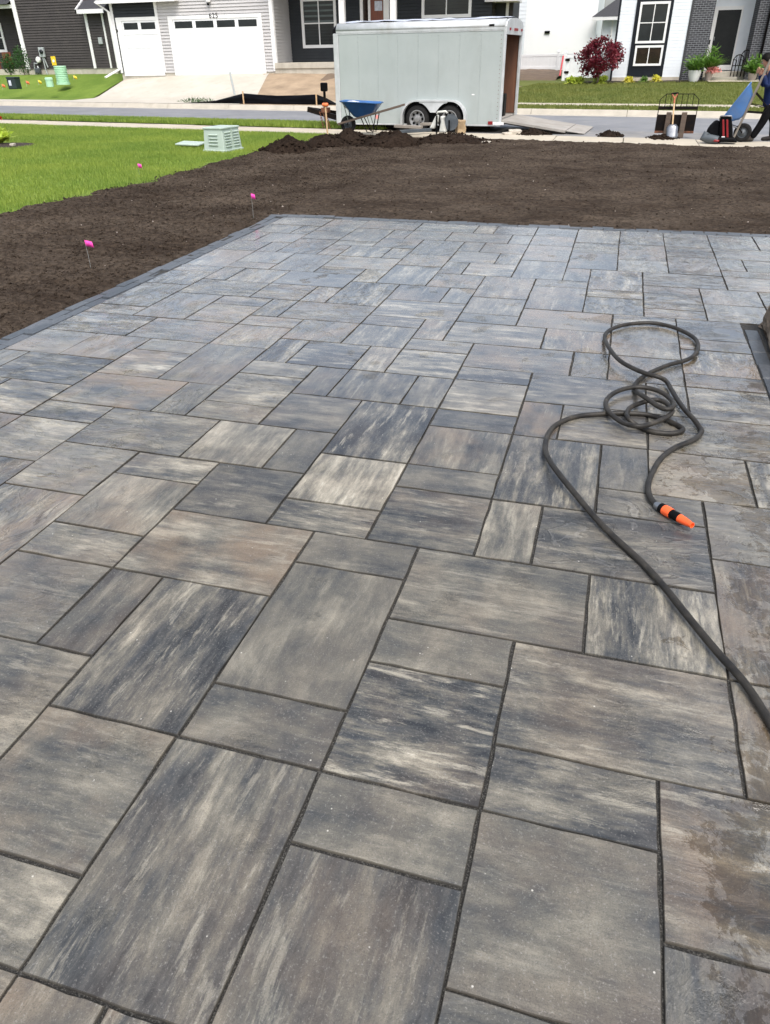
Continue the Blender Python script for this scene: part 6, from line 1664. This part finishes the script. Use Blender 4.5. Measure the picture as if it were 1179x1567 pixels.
# ------------------------------------------------------------------ utility vault cover on the lawn
q = atz(344, 231.5, -.095)
uv = thing('utility_vault', 'pale green louvred utility box at the lawn edge', 'utility box', q, -.12)
A_, B2, Hb = .50, .66, .40
MB().add([(-A_, 0, 0), (0, 0, 0), (0, B2, 0), (-A_, B2, 0), (-A_ + .03, .03, Hb), (-.03, .03, Hb), (-.03, B2 - .03, Hb), (-A_ + .03, B2 - .03, Hb)], [(0, 3, 2, 1), (4, 5, 6, 7), (0, 1, 5, 4), (1, 2, 6, 5), (2, 3, 7, 6), (3, 0, 4, 7)]).build('shell', M['util_green'], uv, bevel=.015)
MB().box(-A_ - .02, .02, -.02, B2 + .02, -.03, .02).build('base_flange', M['util_green'], uv, bevel=.008)
MB().box(-A_ + .01, -.01, .01, B2 - .01, Hb - .01, Hb + .025).build('lid', M['util_green'], uv, bevel=.012)
for z in (.11, .17, .23, .29):
    t = z / Hb * .03
    MB().obox((-A_ * .5, .002 + t - .012, z), (A_ * .42, .03, .018), (.5, 0, 0)).build('louvre', M['util_green'], uv)
for yy in (B2 * .27, B2 * .72):
    for z in (.08, .13, .18, .23, .28, .33):
        t = z / Hb * .03
        MB().obox((-.002 - t + .012, yy, z), (.03, B2 * .30, .016), (0, .5, 0)).build('louvre', M['util_green'], uv)
MB().box(-.025, .004, B2 * .49, B2 * .51, .03, Hb - .01).build('rib', M['util_green'], uv)
q = atz(293, 223, -.095)
pl = thing('lid_plate', 'flat pale green plate lying on the grass beside the louvred utility box', 'plate', q, .05)
MB().obox((0, 0, .05), (.55, .42, .03), (.05, .03, 0)).build('plate', M['util_green'], pl, bevel=.01)
MB().obox((-.02, .0, .03), (.40, .30, .02), (.05, .03, 0)).build('frame', M['util_green'], pl)

# ------------------------------------------------------------------ pink marker flags
for px, py, pyb, w_, h_, lb, tn in ((140, 368, 415,  .064, .048, 'pink marker flag on the soil nearest the patio edge, at left', .25), (388, 296, 333, .044, .052, 'pink marker flag on the soil near the far patio corner', .1), (214, 250, 270, .062, .057, 'pink marker flag at the border of lawn and soil', .15)):
    f_, H = flag(px, py, pyb, 0, M['pink'], lb, 'pink marker flags', z=-.04 if pyb > 300 else -.075)
    flag_cloth(f_, H, w_, h_, M['pink'], tn, .18)

# ------------------------------------------------------------------ flower bed at the left edge
q = atz(6, 222, -.09)
V = []; n = 28
tag(np_mesh('mulch_ring', np.array([(q.x - .15, q.y, -.05)] + [(q.x - .15 + .85 * math.cos(a) * (1 + .06 * math.sin(3 * a)), q.y + .75 * math.sin(a), -.105) for a in np.linspace(0, 6.283, n, endpoint=False)]), np.array([(0, 1 + k, 1 + (k + 1) % n) for k in range(n)]), M['mulch']), kind='structure')
fl = thing('bed_plant', 'bright green leafy plant with red flower at the left picture edge', 'plant', (q.x - .20, q.y + .15, -.07))
b = MB(); arching(b, 60, (0, 0, 0), .34, .045, .3, .9); leaf_cloud(b, 160, 0, 0, .16, .24, .2, .14, .12, .035, .6); b.build('leaves', M['hosta'], fl)
b = MB(); leaf_cloud(b, 60, .10, 0, .50, .07, .07, .06, .05, .03, .3); b.build('flower', M['flower_red'], fl)
MB().tube([(.05, 0, 0), (.10, 0, .48)], .008, 6).build('stalk', M['leaf_dark'], fl)
stone(20, 219, 223, .10, atz(20, 223, -.08).y, 'small pale stone in the flower bed at the left edge', 'stone_grey', 23)

# ------------------------------------------------------------------ rough stone pillar at the right edge
pr = thing('stone_pillar', 'rough brown stone block standing on the dark edging at the right edge', 'stone', (1.325, 4.58, 0))
bm = bmesh.new(); bmesh.ops.create_cube(bm, size=1); bmesh.ops.subdivide_edges(bm, edges=bm.edges[:], cuts=9, use_grid_fill=True)
for v in bm.verts:
    c = v.co.copy(); tz_ = c.z + .5
    x = c.x * .62 * (1 - .18 * tz_); y = c.y * .95 * (1 - .22 * tz_); z = tz_ * .30
    nx_ = float(vnoise(np.array(c.x * 3 + c.z * 2.1), np.array(c.y * 3 - c.z * 1.7), 1.3, 3)); ny_ = float(vnoise(np.array(c.x * 2 + 5), np.array(c.y * 3 + c.z * 3), 2.9, 5)); nz_ = float(vnoise(np.array(c.z * 4 + c.y * 3), np.array(c.x * 4), 2.2, 8))
    v.co = Vector((x + .13 * nx_ + .05 * ny_, y + .13 * ny_, max(0, z + (.07 * nz_ if tz_ > .1 else 0))))
me = bpy.data.meshes.new('stone'); bm.to_mesh(me); bm.free(); me.materials.append(M['rock'])
s_ = bpy.data.objects.new('block', me); COL.objects.link(s_); s_.parent = pr

# planting bed beside the patio, right of the picture edge
tag(grid_sheet('planting_bed', GX0 + 5.55 * U, 1.76, 30, -.6, GY0 + 19.9 * U, 120, lambda X, Y: .012 + .5 * rough_soil(X, Y), M['soil'], skew=False), kind='structure')
tag(grid_sheet('side_soil', 1.72, 7.0, 120, -3.0, PAT_F + .05, 200, lambda X, Y: zt(X, Y) + .012 + .8 * rough_soil(X, Y), M['soil'], skew=False), kind='structure')

# ------------------------------------------------------------------ hose
Z1 = (900, 480, 5.895); Z2 = (820, 620, 3.134)
def zp(zm, pts, z): return [(zm[0] + a / zm[2], zm[1] + c / zm[2], z) for a, c in pts]
HR = .0118
path = [(1520, 1330, HR), (1420, 1300, HR), (1300, 1245, HR), (1215, 1165, HR), (1179, 1105, HR), (1140, 1045, .018), (1100, 1000, .022), (1060, 952, .022), (1020, 902, .020), (990, 868, HR), (960, 840, HR), (930, 812, .018), (905, 785, .024), (880, 755, .030), (858, 728, .036), (842, 706, .034), (835, 688, .026), (838, 667, HR), (850, 651, HR), (870, 641, HR), (890, 636, HR)]
path += zp(Z1, [(60, 908), (240, 898), (400, 900), (520, 908), (620, 930)], HR)
path += zp(Z1, [(740, 972), (835, 1020), (858, 1050), (800, 1076), (690, 1080), (560, 1058), (440, 1008)], HR) + zp(Z1, [(370, 950), (352, 900), (385, 845), (460, 812)], .030)
path += zp(Z1, [(560, 782), (640, 778), (715, 812), (762, 870), (730, 922), (640, 968), (520, 1008), (420, 1012)], .046)
path += zp(Z1, [(300, 975), (200, 895), (160, 820), (190, 750), (290, 690), (430, 662), (570, 675), (680, 718), (755, 780)], .030) + zp(Z1, [(775, 832), (720, 862), (640, 838), (560, 785), (490, 735)], .072)
path += zp(Z1, [(435, 700), (422, 660), (445, 615), (490, 575), (545, 540), (620, 505), (740, 458), (860, 428)], HR + .004)
path += zp(Z1, [(950, 385), (996, 310), (975, 232), (885, 170), (740, 112), (560, 82), (380, 92), (250, 122), (175, 165), (152, 215)], .020)
path += zp(Z1, [(190, 305), (280, 415), (400, 488), (540, 545), (630, 568)], .046) + zp(Z1, [(705, 605), (755, 685), (815, 785), (885, 880), (950, 945)], .024) + zp(Z1, [(1008, 1025), (1025, 1068)], HR)
path += zp(Z2, [(762, 165), (700, 190), (650, 215), (600, 258), (562, 320), (541, 380), (545, 430), (563, 462)], HR + .004)
tail = zp(Z2, [(585, 482)], HR + .006)
pts3 = [atz(a, c, z) for a, c, z in path + tail]
def catmull(P, n=7):
    out = []
    for i in range(len(P) - 1):
        p0, p1, p2, p3 = P[max(i - 1, 0)], P[i], P[i + 1], P[min(i + 2, len(P) - 1)]
        for k in range(n):
            t = k / n; out.append(.5 * ((2 * p1) + (p2 - p0) * t + (2 * p0 - 5 * p1 + 4 * p2 - p3) * t * t + (3 * p1 - p0 - 3 * p2 + p3) * t ** 3))
    out.append(P[-1]); return out
hs = thing('garden_hose', 'dark rubber hose with orange nozzle lying coiled on the patio', 'hose', pts3[-1])
hp = catmull(pts3)
for it in range(2):
    hp = [hp[0]] + [hp[i] * .5 + (hp[i - 1] + hp[i + 1]) * .25 for i in range(1, len(hp) - 1)] + [hp[-1]]
MB().tube(hp, HR, 14).build('hose', M['hose'], hs, smooth='auto', world=True)
A = pts3[-1]; tip = atz(*zp(Z2, [(752, 577)], 0)[0][:2], .030); dv = (tip - A); L = dv.length
Mn = dv.to_track_quat('Z', 'Y').to_matrix().to_4x4()
def nz(prof, nm, mt): return MB().lathe([(r * .9, t * L) for r, t in prof], 20, Mn).build(nm, M[mt], hs, smooth='auto')
nz([(.0135, -.06), (.0165, -.02), (.0175, .0), (.0175, .09), (.015, .10)], 'ferrule', 'steel')
nz([(.016, .09), (.0215, .10), (.0225, .18), (.0215, .205), (.015, .21)], 'collar', 'black_plastic')
nz([(.017, .20), (.0215, .205), (.0225, .30), (.0215, .42), (.016, .425)], 'body_ring', 'orange')
nz([(.016, .415), (.0205, .42), (.0195, .50), (.0205, .58), (.0185, .645), (.014, .65)], 'grip', 'black_plastic')
nz([(.014, .64), (.0185, .645), (.0165, .80), (.0125, .97), (.0125, 1.0), (.0095, 1.0), (.009, .93), (0, .92)], 'tip', 'orange')
